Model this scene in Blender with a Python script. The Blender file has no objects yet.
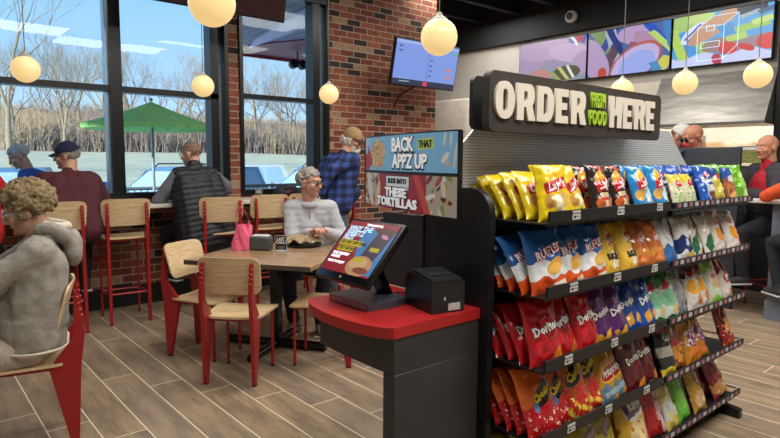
import bpy, bmesh, math, random
from math import sin, cos, pi, radians as R, sqrt, atan2
from mathutils import Vector, Matrix, noise
V = Vector
SC = bpy.context.scene
COL = SC.collection
random.seed(11)

# ---------------------------------------------------------------- camera
H = 1.48
F = 589.9
_yaw, _p, _r = R(49.757), R(5.667), R(0.368)
_d = V((cos(_yaw)*cos(_p), sin(_yaw)*cos(_p), -sin(_p)))
_rt = V((sin(_yaw), -cos(_yaw), 0)); _up = _rt.cross(_d)
_rt, _up = cos(_r)*_rt+sin(_r)*_up, -sin(_r)*_rt+cos(_r)*_up
cd = bpy.data.cameras.new('camera'); cam = bpy.data.objects.new('camera', cd); COL.objects.link(cam)
cam.matrix_world = Matrix(((_rt.x, _up.x, -_d.x, 0), (_rt.y, _up.y, -_d.y, 0), (_rt.z, _up.z, -_d.z, H), (0, 0, 0, 1)))
cd.sensor_width = 36; cd.lens = F/780*36; cd.clip_end = 500
SC.camera = cam

# ---------------------------------------------------------------- node helpers
def srgb(c):
    if isinstance(c, str):
        c = tuple(int(c[i:i+2], 16)/255 for i in (0, 2, 4))
    return tuple(((x/12.92) if x <= .04045 else ((x+.055)/1.055)**2.4) for x in c[:3]) + (1,)

class NT:
    def __init__(s, name):
        s.m = bpy.data.materials.new(name); s.m.use_nodes = True
        s.t = s.m.node_tree; s.n = s.t.nodes; s.l = s.t.links
        s.bsdf = s.n['Principled BSDF']
    def put(s, sock, v):
        if v is None: return
        if isinstance(v, bpy.types.NodeSocket): s.l.new(v, sock)
        else: sock.default_value = v
    def math(s, op, a, b=None, c=None, clamp=False):
        k = s.n.new('ShaderNodeMath'); k.operation = op; k.use_clamp = clamp
        s.put(k.inputs[0], a); s.put(k.inputs[1], b)
        if c is not None: s.put(k.inputs[2], c)
        return k.outputs[0]
    def coord(s, kind='Object'):
        return s.n.new('ShaderNodeTexCoord').outputs[kind]
    def sep(s, v):
        k = s.n.new('ShaderNodeSeparateXYZ'); s.l.new(v, k.inputs[0]); return k.outputs
    def comb(s, x, y, z=0.0):
        k = s.n.new('ShaderNodeCombineXYZ')
        for i, q in enumerate((x, y, z)): s.put(k.inputs[i], q)
        return k.outputs[0]
    def map(s, v, loc=(0, 0, 0), rot=(0, 0, 0), scale=(1, 1, 1)):
        k = s.n.new('ShaderNodeMapping'); s.l.new(v, k.inputs[0])
        k.inputs[1].default_value = loc; k.inputs[2].default_value = rot; k.inputs[3].default_value = scale
        return k.outputs[0]
    def noise(s, v=None, scale=5.0, detail=3.0, rough=.5, out='Fac'):
        k = s.n.new('ShaderNodeTexNoise')
        if v is not None: s.l.new(v, k.inputs['Vector'])
        k.inputs['Scale'].default_value = scale; k.inputs['Detail'].default_value = detail
        k.inputs['Roughness'].default_value = rough
        return k.outputs[out]
    def ramp(s, fac, stops, interp='LINEAR'):
        k = s.n.new('ShaderNodeValToRGB'); s.l.new(fac, k.inputs[0]); cr = k.color_ramp; cr.interpolation = interp
        while len(cr.elements) > 1: cr.elements.remove(cr.elements[0])
        cr.elements[0].position = stops[0][0]; cr.elements[0].color = stops[0][1]
        for p, c in stops[1:]:
            e = cr.elements.new(p); e.color = c
        return k.outputs[0]
    def mix(s, f, a, b, mode='MIX'):
        k = s.n.new('ShaderNodeMix'); k.data_type = 'RGBA'; k.blend_type = mode
        s.put(k.inputs[0], f); s.put(k.inputs[6], a); s.put(k.inputs[7], b)
        return k.outputs[2]
    def bump(s, h, strength=.3, dist=.01):
        k = s.n.new('ShaderNodeBump'); s.l.new(h, k.inputs['Height'])
        k.inputs['Strength'].default_value = strength; k.inputs['Distance'].default_value = dist
        s.l.new(k.outputs[0], s.bsdf.inputs['Normal'])
    def fin(s, color=None, rough=.5, metal=0.0, spec=None, emis=None, estr=0.0, coat=0.0):
        b = s.bsdf.inputs
        s.put(b['Base Color'], color); s.put(b['Roughness'], rough); s.put(b['Metallic'], metal)
        if spec is not None: b['Specular IOR Level'].default_value = spec
        if coat: b['Coat Weight'].default_value = coat; b['Coat Roughness'].default_value = .15
        if emis is not None:
            s.put(b['Emission Color'], emis); b['Emission Strength'].default_value = estr
        return s.m

MATS = {}
def flat(name, c, rough=.5, metal=0.0, nz=.06, nscale=12, bump=0.0, spec=None, coat=0.0):
    """a plain material with a faint mottling"""
    if name in MATS: return MATS[name]
    t = NT(name); col = srgb(c); co = t.coord()
    n = t.noise(co, nscale, 4)
    lo = tuple(max(0, x*(1-nz*2)) for x in col[:3])+(1,); hi = tuple(min(1, x*(1+nz*2)) for x in col[:3])+(1,)
    cc = t.ramp(n, [(.3, lo), (.7, hi)])
    if bump: t.bump(t.noise(co, nscale*8, 4), bump, .002)
    MATS[name] = t.fin(cc, rough, metal, spec, coat=coat); return MATS[name]

def glow(name, c, s):
    if name in MATS: return MATS[name]
    t = NT(name); MATS[name] = t.fin(srgb(c), .4, emis=srgb(c), estr=s); return MATS[name]

def pattern(name, base, layers, rough=.3, emit=0.0, wob=.0, wscale=6, bump=0.0, coat=0.0, mottle=.0, metal=0.0, asp=1.0):
    """printed graphics in UV space: ('e',cx,cy,rx,ry,deg,col) ('b',cx,cy,hx,hy,deg,col) ('v',v0,v1,col,wave) ('n',scale,thr,col[,v0,v1]) ('m',...) """
    if name in MATS: return MATS[name]
    t = NT(name); uv = t.coord('UV')
    if wob:
        n = t.noise(uv, wscale, 2, out='Color')
        k = t.n.new('ShaderNodeVectorMath'); k.operation = 'MULTIPLY_ADD'
        t.l.new(n, k.inputs[0]); k.inputs[1].default_value = (wob*2, wob*2, 0); k.inputs[2].default_value = (-wob, -wob, 0)
        k2 = t.n.new('ShaderNodeVectorMath'); k2.operation = 'ADD'; t.l.new(uv, k2.inputs[0]); t.l.new(k.outputs[0], k2.inputs[1])
        uv = k2.outputs[0]
    u, v, _ = t.sep(uv)
    c = srgb(base)
    if mottle:
        n = t.noise(uv, 9, 4)
        b = srgb(base); c = t.ramp(n, [(.3, tuple(x*(1-mottle) for x in b[:3])+(1,)), (.7, tuple(min(1, x*(1+mottle)) for x in b[:3])+(1,))])
    for L in layers:
        k = L[0]
        if k in 'eb':
            _, cx, cy, rx, ry, dg, col = L
            a = R(dg); du = t.math('SUBTRACT', u, cx)
            if asp != 1.0: du = t.math('MULTIPLY', du, asp)
            dv = t.math('SUBTRACT', v, cy)
            p = t.math('ADD', t.math('MULTIPLY', du, cos(a)/rx), t.math('MULTIPLY', dv, sin(a)/rx))
            q = t.math('ADD', t.math('MULTIPLY', du, -sin(a)/ry), t.math('MULTIPLY', dv, cos(a)/ry))
            if k == 'e': r = t.math('ADD', t.math('MULTIPLY', p, p), t.math('MULTIPLY', q, q))
            else: r = t.math('MAXIMUM', t.math('ABSOLUTE', p), t.math('ABSOLUTE', q))
            mk = t.math('LESS_THAN', r, 1.0)
        elif k == 'v':
            _, v0, v1, col, wv = L
            vv = t.math('ADD', v, t.math('MULTIPLY', t.math('SINE', t.math('MULTIPLY', u, 14.0)), wv)) if wv else v
            mk = t.math('MULTIPLY', t.math('GREATER_THAN', vv, v0), t.math('LESS_THAN', vv, v1))
        elif k == 'u':
            _, v0, v1, col = L
            mk = t.math('MULTIPLY', t.math('GREATER_THAN', u, v0), t.math('LESS_THAN', u, v1))
        elif k == 'n':
            _, sc, thr, col, v0, v1 = L
            n = t.noise(uv, sc, 3)
            mk = t.math('MULTIPLY', t.math('GREATER_THAN', n, thr), t.math('MULTIPLY', t.math('GREATER_THAN', v, v0), t.math('LESS_THAN', v, v1)))
        elif k == 'c':   # scattered cells inside a v band
            _, sc, thr, col, v0, v1 = L
            w = t.n.new('ShaderNodeTexVoronoi'); t.l.new(uv, w.inputs['Vector']); w.inputs['Scale'].default_value = sc
            mk = t.math('MULTIPLY', t.math('LESS_THAN', w.outputs['Distance'], thr), t.math('MULTIPLY', t.math('GREATER_THAN', v, v0), t.math('LESS_THAN', v, v1)))
        c = t.mix(mk, c, srgb(col))
    if bump: t.bump(t.noise(t.coord('Object'), 30, 4), bump, .004)
    if emit: MATS[name] = t.fin((0.01, 0.01, 0.01, 1), rough, emis=c, estr=emit)
    else: MATS[name] = t.fin(c, rough, metal, coat=coat)
    return MATS[name]

# ---------------------------------------------------------------- mesh builder
class MB:
    def __init__(s): s.v = []; s.f = []; s.uv = {}
    def add(s, vs, fs, M=None):
        o = len(s.v)
        s.v += [tuple(M @ V(p)) for p in vs] if M is not None else [tuple(p) for p in vs]
        s.f += [tuple(i+o for i in f) for f in fs]; return s
    def box(s, x0, x1, y0, y1, z0, z1, M=None):
        vs = [(x, y, z) for z in (z0, z1) for y in (y0, y1) for x in (x0, x1)]
        return s.add(vs, [(0, 2, 3, 1), (4, 5, 7, 6), (0, 1, 5, 4), (2, 6, 7, 3), (0, 4, 6, 2), (1, 3, 7, 5)], M)
    def rbox(s, x0, x1, y0, y1, z0, z1, r=.01, M=None, seg=3):
        bm = bmesh.new(); bmesh.ops.create_cube(bm, size=1)
        for v in bm.verts: v.co = V(((x0+x1)/2+v.co.x*(x1-x0), (y0+y1)/2+v.co.y*(y1-y0), (z0+z1)/2+v.co.z*(z1-z0)))
        bmesh.ops.bevel(bm, geom=list(bm.edges), offset=r, segments=seg, profile=.5, affect='EDGES', clamp_overlap=True)
        bm.verts.index_update(); s.add([v.co for v in bm.verts], [[v.index for v in f.verts] for f in bm.faces], M); bm.free(); return s
    def tube(s, pts, r, seg=8, cap=True, M=None):
        pts = [V(p) for p in pts]; n = len(pts); rs = r if isinstance(r, (list, tuple)) else [r]*n
        vs = []; fs = []; prev = None
        for i, p in enumerate(pts):
            d = (pts[min(i+1, n-1)]-pts[max(i-1, 0)])
            d = d.normalized() if d.length > 1e-9 else V((0, 0, 1))
            if prev is None:
                a = d.orthogonal().normalized()
            else:
                a = prev-d*prev.dot(d); a = a.normalized() if a.length > 1e-6 else d.orthogonal().normalized()
            prev = a; b = d.cross(a)
            for k in range(seg):
                t = 2*pi*k/seg; vs.append(p+(a*cos(t)+b*sin(t))*rs[i])
        for i in range(n-1):
            for k in range(seg):
                k2 = (k+1) % seg; fs.append((i*seg+k, i*seg+k2, (i+1)*seg+k2, (i+1)*seg+k))
        if cap: fs.append(tuple(range(seg))[::-1]); fs.append(tuple((n-1)*seg+k for k in range(seg)))
        return s.add(vs, fs, M)
    def prism(s, poly, a, b, axis='z', M=None):
        """poly (p,q) extruded along axis: z->(x,y) x->(y,z) y->(x,z)"""
        n = len(poly)
        def P(p, t):
            if axis == 'z': return (p[0], p[1], t)
            if axis == 'x': return (t, p[0], p[1])
            return (p[0], t, p[1])
        vs = [P(p, a) for p in poly]+[P(p, b) for p in poly]
        fs = [tuple(range(n))[::-1], tuple(range(n, 2*n))]+[(i, (i+1) % n, (i+1) % n+n, i+n) for i in range(n)]
        return s.add(vs, fs, M)
    def lathe(s, prof, seg=20, M=None):
        vs = []; fs = []; n = len(prof)
        for r_, z in prof:
            for k in range(seg): vs.append((r_*cos(2*pi*k/seg), r_*sin(2*pi*k/seg), z))
        for i in range(n-1):
            for k in range(seg):
                k2 = (k+1) % seg; fs.append((i*seg+k, i*seg+k2, (i+1)*seg+k2, (i+1)*seg+k))
        fs.append(tuple(range(seg))[::-1]); fs.append(tuple((n-1)*seg+k for k in range(seg)))
        return s.add(vs, fs, M)
    def ell(s, c, r, seg=14, M=None, rot=None):
        if not isinstance(r, (tuple, list)): r = (r, r, r)
        vs = []; fs = []; rings = max(6, seg//2+1)
        for i in range(rings+1):
            t = pi*i/rings
            for k in range(seg):
                a = 2*pi*k/seg; vs.append(V((r[0]*sin(t)*cos(a), r[1]*sin(t)*sin(a), r[2]*cos(t))))
        if rot is not None: vs = [rot @ q for q in vs]
        vs = [q+V(c) for q in vs]
        for i in range(rings):
            for k in range(seg):
                k2 = (k+1) % seg; fs.append((i*seg+k, (i+1)*seg+k, (i+1)*seg+k2, i*seg+k2))
        return s.add(vs, fs, M)
    def cap(s, a, b, ra, rb=None, seg=12):
        """tapered capsule"""
        a = V(a); b = V(b); rb = ra if rb is None else rb; d = b-a
        if d.length < 1e-6: return s.ell(a, ra, seg)
        d.normalize(); pts = []; rs = []
        for t in (-1, -.85, -.5, 0): pts.append(a+d*ra*t); rs.append(ra*sqrt(max(0, 1-t*t))+1e-4)
        for t in (0, .5, .85, 1): pts.append(b+d*rb*t); rs.append(rb*sqrt(max(0, 1-t*t))+1e-4)
        return s.tube(pts, rs, seg)
    def grid(s, fn, nu, nv, M=None):
        vs = [fn(i/nu, j/nv) for j in range(nv+1) for i in range(nu+1)]
        fs = [(j*(nu+1)+i, j*(nu+1)+i+1, (j+1)*(nu+1)+i+1, (j+1)*(nu+1)+i) for j in range(nv) for i in range(nu)]
        return s.add(vs, fs, M)
    def mesh(s, name='m', smooth=None, uvf=None):
        me = bpy.data.meshes.new(name); me.from_pydata(s.v, [], s.f); me.validate(); me.update()
        bm = bmesh.new(); bm.from_mesh(me); bmesh.ops.recalc_face_normals(bm, faces=bm.faces); bm.to_mesh(me); bm.free()
        if uvf:
            uvl = me.uv_layers.new(name='UVMap')
            for lp in me.loops:
                uvl.data[lp.index].uv = uvf(me.vertices[lp.vertex_index].co)
        if smooth is not None:
            me.shade_smooth()
            if smooth < 180: me.set_sharp_from_angle(angle=R(smooth))
        return me
    def build(s, name, mat, parent=None, smooth=35, uvf=None, **k):
        return mk(name, s.mesh(name, smooth, uvf), mat, parent, **k)

def mk(name, me, mat, parent=None, loc=None, rot=None, label=None, cat=None, group=None, kind=None):
    o = bpy.data.objects.new(name, me); COL.objects.link(o)
    if me and mat:
        me.materials.clear(); me.materials.append(mat)
    if parent: o.parent = parent
    if loc: o.location = loc
    if rot is not None: o.rotation_euler = rot if isinstance(rot, (tuple, list)) else (0, 0, rot)
    tag(o, label, cat, group, kind); return o
def tag(o, label=None, cat=None, group=None, kind=None):
    for k, v in (('label', label), ('category', cat), ('group', group), ('kind', kind)):
        if v: o[k] = v
    return o
def thing(name, label, cat, loc=(0, 0, 0), rot=0, group=None):
    o = bpy.data.objects.new(name, None); COL.objects.link(o); o.location = loc
    o.rotation_euler = rot if isinstance(rot, (tuple, list)) else (0, 0, rot)
    o.empty_display_size = .1
    return tag(o, label, cat, group)
def dup(root, loc, rot=None, label=None, group=None, extra=None):
    def rec(o, par):
        c = o.copy(); COL.objects.link(c)
        if par: c.parent = par
        for ch in [x for x in KIDS.get(o.name, [])]: rec(ch, c)
        return c
    build_kids(root)
    c = rec(root, None); c.location = loc
    if rot is not None: c.rotation_euler = rot if isinstance(rot, (tuple, list)) else (0, 0, rot)
    if label: c['label'] = label
    if group: c['group'] = group
    return c
KIDS = {}
def build_kids(o):
    ch = list(o.children); KIDS[o.name] = ch
    for x in ch: build_kids(x)

def remesh(mb, vox, smooth=3, disp=None):
    """union of overlapping solids as one continuous skin"""
    me = mb.mesh('tmp'); o = bpy.data.objects.new('tmp', me); COL.objects.link(o)
    m = o.modifiers.new('r', 'REMESH'); m.mode = 'VOXEL'; m.voxel_size = vox; m.adaptivity = 0
    if smooth:
        k = o.modifiers.new('s', 'SMOOTH'); k.iterations = smooth; k.factor = .5
    dg = bpy.context.evaluated_depsgraph_get(); dg.update()
    out = bpy.data.meshes.new_from_object(o.evaluated_get(dg)); bpy.data.objects.remove(o)
    if disp:
        ns = [v.normal.copy() for v in out.vertices]
        for v, n in zip(out.vertices, ns):
            q = disp(v.co, n)
            if q: v.co += n*q
    out.update(); out.shade_smooth(); return out
def join_meshes(ms):
    bm = bmesh.new()
    for m in ms: bm.from_mesh(m)
    me = bpy.data.meshes.new('j'); bm.to_mesh(me); bm.free(); me.shade_smooth(); return me

def text_mesh(s, size=.1, depth=.004, off=0.0, sx=1.0, shear=0.0, spacing=1.0, align='CENTER', res=2):
    cu = bpy.data.curves.new('t', 'FONT'); cu.body = s; cu.size = size; cu.extrude = depth/2; cu.offset = off
    cu.shear = shear; cu.space_character = spacing; cu.align_x = align; cu.align_y = 'CENTER'; cu.resolution_u = res
    cu.space_line = .85
    o = bpy.data.objects.new('t', cu); COL.objects.link(o)
    dg = bpy.context.evaluated_depsgraph_get(); dg.update()
    me = bpy.data.meshes.new_from_object(o.evaluated_get(dg)); bpy.data.objects.remove(o)
    for v in me.vertices: v.co.x *= sx
    return me
def xf(me, M):
    me.transform(M); me.update(); return me
# text lying in the XY plane -> standing in XZ plane facing -y
UPR = Matrix.Rotation(pi/2, 4, 'X')
# ================================================================ ROOM
def brick_mat(name, ax):
    t = NT(name); x, y, z = t.sep(t.coord())
    v = t.comb(x if ax == 'x' else y, z)
    b = t.n.new('ShaderNodeTexBrick'); t.l.new(v, b.inputs['Vector'])
    b.inputs['Color1'].default_value = (0, 0, 0, 1); b.inputs['Color2'].default_value = (1, 1, 1, 1); b.inputs['Mortar'].default_value = (.5, .5, .5, 1)
    b.inputs['Scale'].default_value = 1; b.inputs['Mortar Size'].default_value = .0065; b.inputs['Mortar Smooth'].default_value = .2
    b.inputs['Brick Width'].default_value = .215; b.inputs['Row Height'].default_value = .0775; b.inputs['Bias'].default_value = 0
    br = t.ramp(b.outputs['Color'], [(0, srgb('3a2c2a')), (.17, srgb('8e4c36')), (.3, srgb('7c3e2c')), (.42, srgb('945640')), (.55, srgb('a46046')), (.66, srgb('884a34')), (.78, srgb('98563c')), (.89, srgb('a98868'))], 'CONSTANT')
    n = t.noise(t.coord(), 22, 5, .65)
    br = t.mix(.55, br, t.ramp(n, [(.3, (.25, .25, .25, 1)), (.7, (1, 1, 1, 1))]), 'MULTIPLY')
    c = t.mix(b.outputs['Fac'], br, srgb('a89684'))
    h = t.math('SUBTRACT', t.math('MULTIPLY', n, .4), b.outputs['Fac'])
    t.bump(h, .5, .008)
    return t.fin(c, .85)

def floor_mat():
    t = NT('wood_look_tile'); x, y, z = t.sep(t.coord())
    rx = t.math('DIVIDE', t.math('SUBTRACT', x, .569-2.149), .2149)
    row = t.math('FLOOR', rx); fx = t.math('FRACT', rx)
    yy = t.math('DIVIDE', t.math('ADD', t.math('ADD', y, -4.165+12.35), t.math('MULTIPLY', t.math('SUBTRACT', row, 12.0), .309)), 1.235)
    colm = t.math('FLOOR', yy); fy = t.math('FRACT', yy)
    gx = .0035/.2149; gy = .0035/1.235
    m = t.math('MAXIMUM', t.math('MAXIMUM', t.math('LESS_THAN', fx, gx), t.math('GREATER_THAN', fx, 1-gx)),
               t.math('MAXIMUM', t.math('LESS_THAN', fy, gy), t.math('GREATER_THAN', fy, 1-gy)))
    w = t.n.new('ShaderNodeTexWhiteNoise'); w.noise_dimensions = '2D'; t.l.new(t.comb(row, colm), w.inputs['Vector'])
    off = t.comb(t.math('MULTIPLY', w.outputs['Value'], 9), 0.0, w.outputs['Value'])
    gv = t.n.new('ShaderNodeVectorMath'); gv.operation = 'ADD'; t.l.new(t.coord(), gv.inputs[0]); t.l.new(off, gv.inputs[1])
    g = t.noise(t.map(gv.outputs[0], scale=(5.5, .9, 1)), 2.3, 6, .62)
    g2 = t.noise(t.map(gv.outputs[0], scale=(40, 2.5, 1)), 3, 3, .6)
    c = t.ramp(g, [(.3, srgb('6e6154')), (.45, srgb('8b7963')), (.56, srgb('a08a6e')), (.7, srgb('ae977a'))])
    c = t.mix(.3, c, t.ramp(g2, [(.35, (.45, .42, .4, 1)), (.65, (1, 1, 1, 1))]), 'MULTIPLY')
    c = t.mix(t.math('MULTIPLY', w.outputs['Value'], .35), c, srgb('8a7c70'))
    c = t.mix(m, c, srgb('e0d0b2'))
    t.bump(t.math('SUBTRACT', g2, t.math('MULTIPLY', m, 2)), .12, .003)
    return t.fin(c, .42)

M_black = flat('black_metal', '101114', .35, .0, .05)
M_frame = flat('window_frame_black', '0c0e12', .3)
M_strip = flat('frame_strip', '9fb2c0', .3, .8)
M_brick = brick_mat('brick_x', 'x'); M_brick_y = brick_mat('brick_y', 'y')
M_white = flat('painted_wall', 'b9b6ae', .7, nz=.02)
M_ceil = flat('ceiling_black', '0d0e10', .8)
M_soffit = flat('soffit_black', '141619', .7)
M_steel = None
def steel():
    t = NT('brushed_steel'); co = t.coord(); n = t.noise(t.map(co, scale=(1, 1, 30)), 6, 3)
    c = t.ramp(n, [(.3, srgb('9a9792')), (.7, srgb('b8b5ae'))])
    t.bump(t.noise(t.map(co, scale=(1, .6, 2)), 2.5, 2), .25, .05)
    return t.fin(c, .42, .85)
M_steel = steel()

def struct(name, mb, mat, **k): return mb.build(name, mat, kind='structure', **k)
struct('floor', MB().box(-2.5, 11, -4, 10, -.1, 0), floor_mat())
struct('ceiling', MB().box(-2.6, 11, -4.1, 10, 4.3, 4.4), M_ceil)
W = MB()
for b in ((-2.6, 6.095, 0, 1.10), (-2.6, -1.2, 1.10, 4.3), (-1.2, 2.89, 3.42, 4.3), (2.89, 3.03, 1.10, 4.3), (3.03, 4.223, 3.42, 4.3), (4.223, 6.095, 1.10, 4.3)):
    W.box(b[0], b[1], 6.2, 6.42, b[2], b[3])
struct('wall_front', W, M_brick)
struct('wall_corner', MB().box(5.9, 6.095, 6.42, 9.3, 0, 4.3), M_brick_y)
struct('wall_rear', MB().box(6.095, 11, 9.3, 9.5, 0, 4.3), M_white)
struct('wall_left', MB().box(-2.7, -2.6, -4, 6.42, 0, 4.3), M_white)
struct('wall_back', MB().box(-2.6, 11, -4.1, -4, 0, 4.3), M_white)
struct('wall_kitchen', MB().box(10.2, 10.4, -4, 9.3, 0, 4.3), flat('kitchen_wall', 'e6e0d4', .4, nz=.03))
W = MB()
W.box(8, 8.15, 5.45, 9.3, 0, 3.41).box(8, 8.15, 2.36, 5.45, 1.95, 3.41).box(8, 8.15, 2.36, 5.45, 0, 1.1).box(8, 8.15, -4, 1.9, 0, 3.41)
struct('wall_right', W, M_white)
struct('trim_1', MB().box(7.9, 8.25, -4, 9.3, 3.41, 4.3), M_soffit)
struct('trim_2', MB().box(7.7, 8.15, 1.9, 2.36, 0, 3.41), M_soffit)
struct('baseboard_front', MB().box(-2.6, 6.095, 6.17, 6.2, 0, .2), M_black)
W = MB()

for i, y in enumerate((3.9, 4.67, 5.45, 6.16, 6.95, 7.8, 8.6)):
    j = MB(); x0 = -2.5 if y < 6.1 else 6.1
    j.box(x0, 7.9, y-.05, y+.05, 3.83, 3.86).box(x0, 7.9, y-.006, y+.006, 3.86, 4.3)
    struct('trim_%d' % (i+3), j, M_soffit)

# glass
def glass():
    t = NT('window_glass'); n = t.n
    fr = n.new('ShaderNodeFresnel'); fr.inputs[0].default_value = 1.45
    k = t.math('MULTIPLY', fr.outputs[0], .45, clamp=True)
    tr = n.new('ShaderNodeBsdfTransparent'); tr.inputs[0].default_value = (.90, .965, 1, 1)
    gl = n.new('ShaderNodeBsdfGlossy'); gl.inputs['Roughness'].default_value = .01
    mx = n.new('ShaderNodeMixShader'); t.l.new(k, mx.inputs[0]); t.l.new(tr.outputs[0], mx.inputs[1]); t.l.new(gl.outputs[0], mx.inputs[2])
    t.l.new(mx.outputs[0], n['Material Output'].inputs[0]); return t.m
M_glass = glass()
w1 = MB()
for x0, x1 in ((.47, .58), (1.68, 1.79)): w1.box(x0, x1, 6.19, 6.36, 1.1, 3.42)
w1.box(-1.2, 2.79, 6.2, 6.34, 2.13, 2.19).box(-1.2, 2.79, 6.18, 6.34, 1.08, 1.14).box(-1.2, 2.89, 6.16, 6.36, 3.36, 3.43).box(2.70, 2.79, 6.2, 6.36, 1.14, 3.36).box(2.855, 2.895, 6.17, 6.3, 1.1, 3.42).box(-1.2, -1.1, 6.2, 6.36, 1.1, 3.42)
w1 = struct('window_1', w1, M_frame)
MB().box(2.79, 2.855, 6.27, 6.32, 1.14, 3.36).build('frame_strip', M_strip, w1)
MB().box(1.655, 1.68, 6.24, 6.34, 1.14, 3.36).build('frame_strip', M_strip, w1)
for x0, x1 in ((-1.1, .47), (.58, 1.655), (1.79, 2.70)):
    for z0, z1 in ((1.14, 2.13), (2.19, 3.36)):
        MB().box(x0, x1, 6.278, 6.282, z0, z1).build('pane', M_glass, w1)
w2 = MB()
w2.box(3.03, 3.07, 6.17, 6.36, 1.1, 3.42).box(3.07, 4.0, 6.2, 6.34, 2.17, 2.22).box(3.03, 4.2, 6.18, 6.34, 1.08, 1.14).box(3.03, 4.2, 6.17, 6.36, 3.36, 3.43).box(4.0, 4.10, 6.19, 6.36, 1.14, 3.36).box(4.19, 4.226, 6.17, 6.3, 1.1, 3.42)
w2 = struct('window_2', w2, M_frame)
MB().box(4.10, 4.19, 6.27, 6.32, 1.14, 3.36).build('frame_strip', M_strip, w2)
for z0, z1 in ((1.14, 2.17), (2.22, 3.36)):
    MB().box(3.07, 4.0, 6.278, 6.282, z0, z1).build('pane', M_glass, w2)

# window counter
c = thing('bar_counter', 'long cream bar counter running under the brick-framed windows', 'counter', (1.6, 5.95, 0))
MB().rbox(-2.8, 2.75, -.27, .22, 1.015, 1.055, .006).build('countertop', flat('counter_cream', 'cfc8ba', .35, nz=.03), c)
for x in (-2.2, -.9, 1.3, 2.6):
    MB().box(x-.02, x+.02, -.18, .22, .985, 1.013).box(x-.02, x+.02, .17, .22, .6, .985).build('bracket', M_black, c)

# ---------------- kitchen side
M_cream = flat('cream_panel', 'e9e2d0', .6, nz=.02)
tag(MB().box(7.96, 7.998, 3.80, 5.42, 1.97, 2.56).build('wall_panel', M_cream), 'cream rectangular wall panel under the menu screens, left of the steel hood', 'panel')
h = thing('extractor_hood', 'wide stainless steel extractor hood above the kitchen pass', 'hood', (7.7, 3.05, 1.95))
MB().prism([(-.25, 0), (.35, 0), (.35, .62), (.1, .62)], -.67, .67, 'y', Matrix.Identity(4)).build('hood_body', M_steel, h)
MB().box(-.27, .35, -.68, .68, -.03, .0).build('hood_rim', flat('hood_rim', '8a8780', .3, .8), h)
tag(MB().rbox(7.55, 7.99, 6.9, 8.3, 0, 2.55, .05).build('storage_cabinet', flat('cab_cream', 'c9c2b4', .6)), 'off-white cabinet with rounded edges against the far pale wall', 'cabinet')
c = thing('kitchen_counter', 'white tiled kitchen counter behind the pass, lit from above', 'counter', (9.2, 4, 0))
def tanstone():
    t = NT('tan_stone'); n = t.noise(t.map(t.coord(), scale=(1, .8, 3)), 3.2, 5, .6)
    return t.fin(t.ramp(n, [(.35, srgb('f3ead8')), (.5, srgb('dfc29a')), (.6, srgb('c79f70')), (.7, srgb('efe2c8'))]), .5)
MB().box(-.4, .6, -2.6, 2.5, 0, 1.0).build('cabinet_body', M_cream, c)
MB().box(-.45, .6, -2.62, 2.52, 1.0, 1.05).build('worktop', M_steel, c)
MB().box(.7, .75, -2.6, 2.5, 1.42, 1.8).build('back_splash', tanstone(), c)
MB().box(.66, .7, -.03, 0, 1.2, 1.9).build('post', M_steel, c)

# service partition
p = thing('service_partition', 'dark grey service screen standing in front of the two kitchen workers', 'partition', (6.42, 2.668, 0))
MB().rbox(0, .05, -.43, .55, 0, 1.635, .008).build('panel', flat('partition_dark', '2a2e38', .5), p)
MB().rbox(-.03, 0, .12, .3, 1.38, 1.6, .01).build('equipment_box', M_black, p)
MB().tube([(-.02, .38, 1.2), (-.02, .38, 1.6), (-.02, .1, 1.6)], .008).build('rail', M_black, p)
s = thing('serving_counter', 'pale serving counter beside the dark kitchen screen', 'counter', (7.76, 2.75, 0))
MB().rbox(-.2, .1, -.6, .5, 0, 1.44, .01).build('counter_body', flat('serving_body', '2c3038', .6), s)
MB().rbox(-.22, .12, -.62, .52, 1.44, 1.465, .005).build('countertop', M_cream, s)
j = thing('food_case', 'clear food case filled with green and brown toppings, beside the bald man', 'container', (7.72, 2.50, 1.466))
MB().rbox(-.12, .12, -.19, .19, .01, .2, .02).build('case_body', pattern('toppings', '8c8a5c', [('c', 9, .35, '5d7a35', .0, .8), ('c', 13, .3, 'b49a5a', 0, .8), ('v', .82, 2, 'dcdcd8', 0)], .2), j, uvf=lambda c: (c.y*2.5+.5, c.z*5))
MB().rbox(-.13, .13, -.2, .2, .2, .215, .005).build('case_lid', flat('lid_clear', 'd8dadb', .15), j)
tag(MB().rbox(7.66, 7.78, 2.73, 2.80, 1.466, 1.63, .006).build('small_carton', flat('carton_red', '9c2c34', .5)), 'small dark red carton standing beside the clear food case', 'carton')

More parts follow.
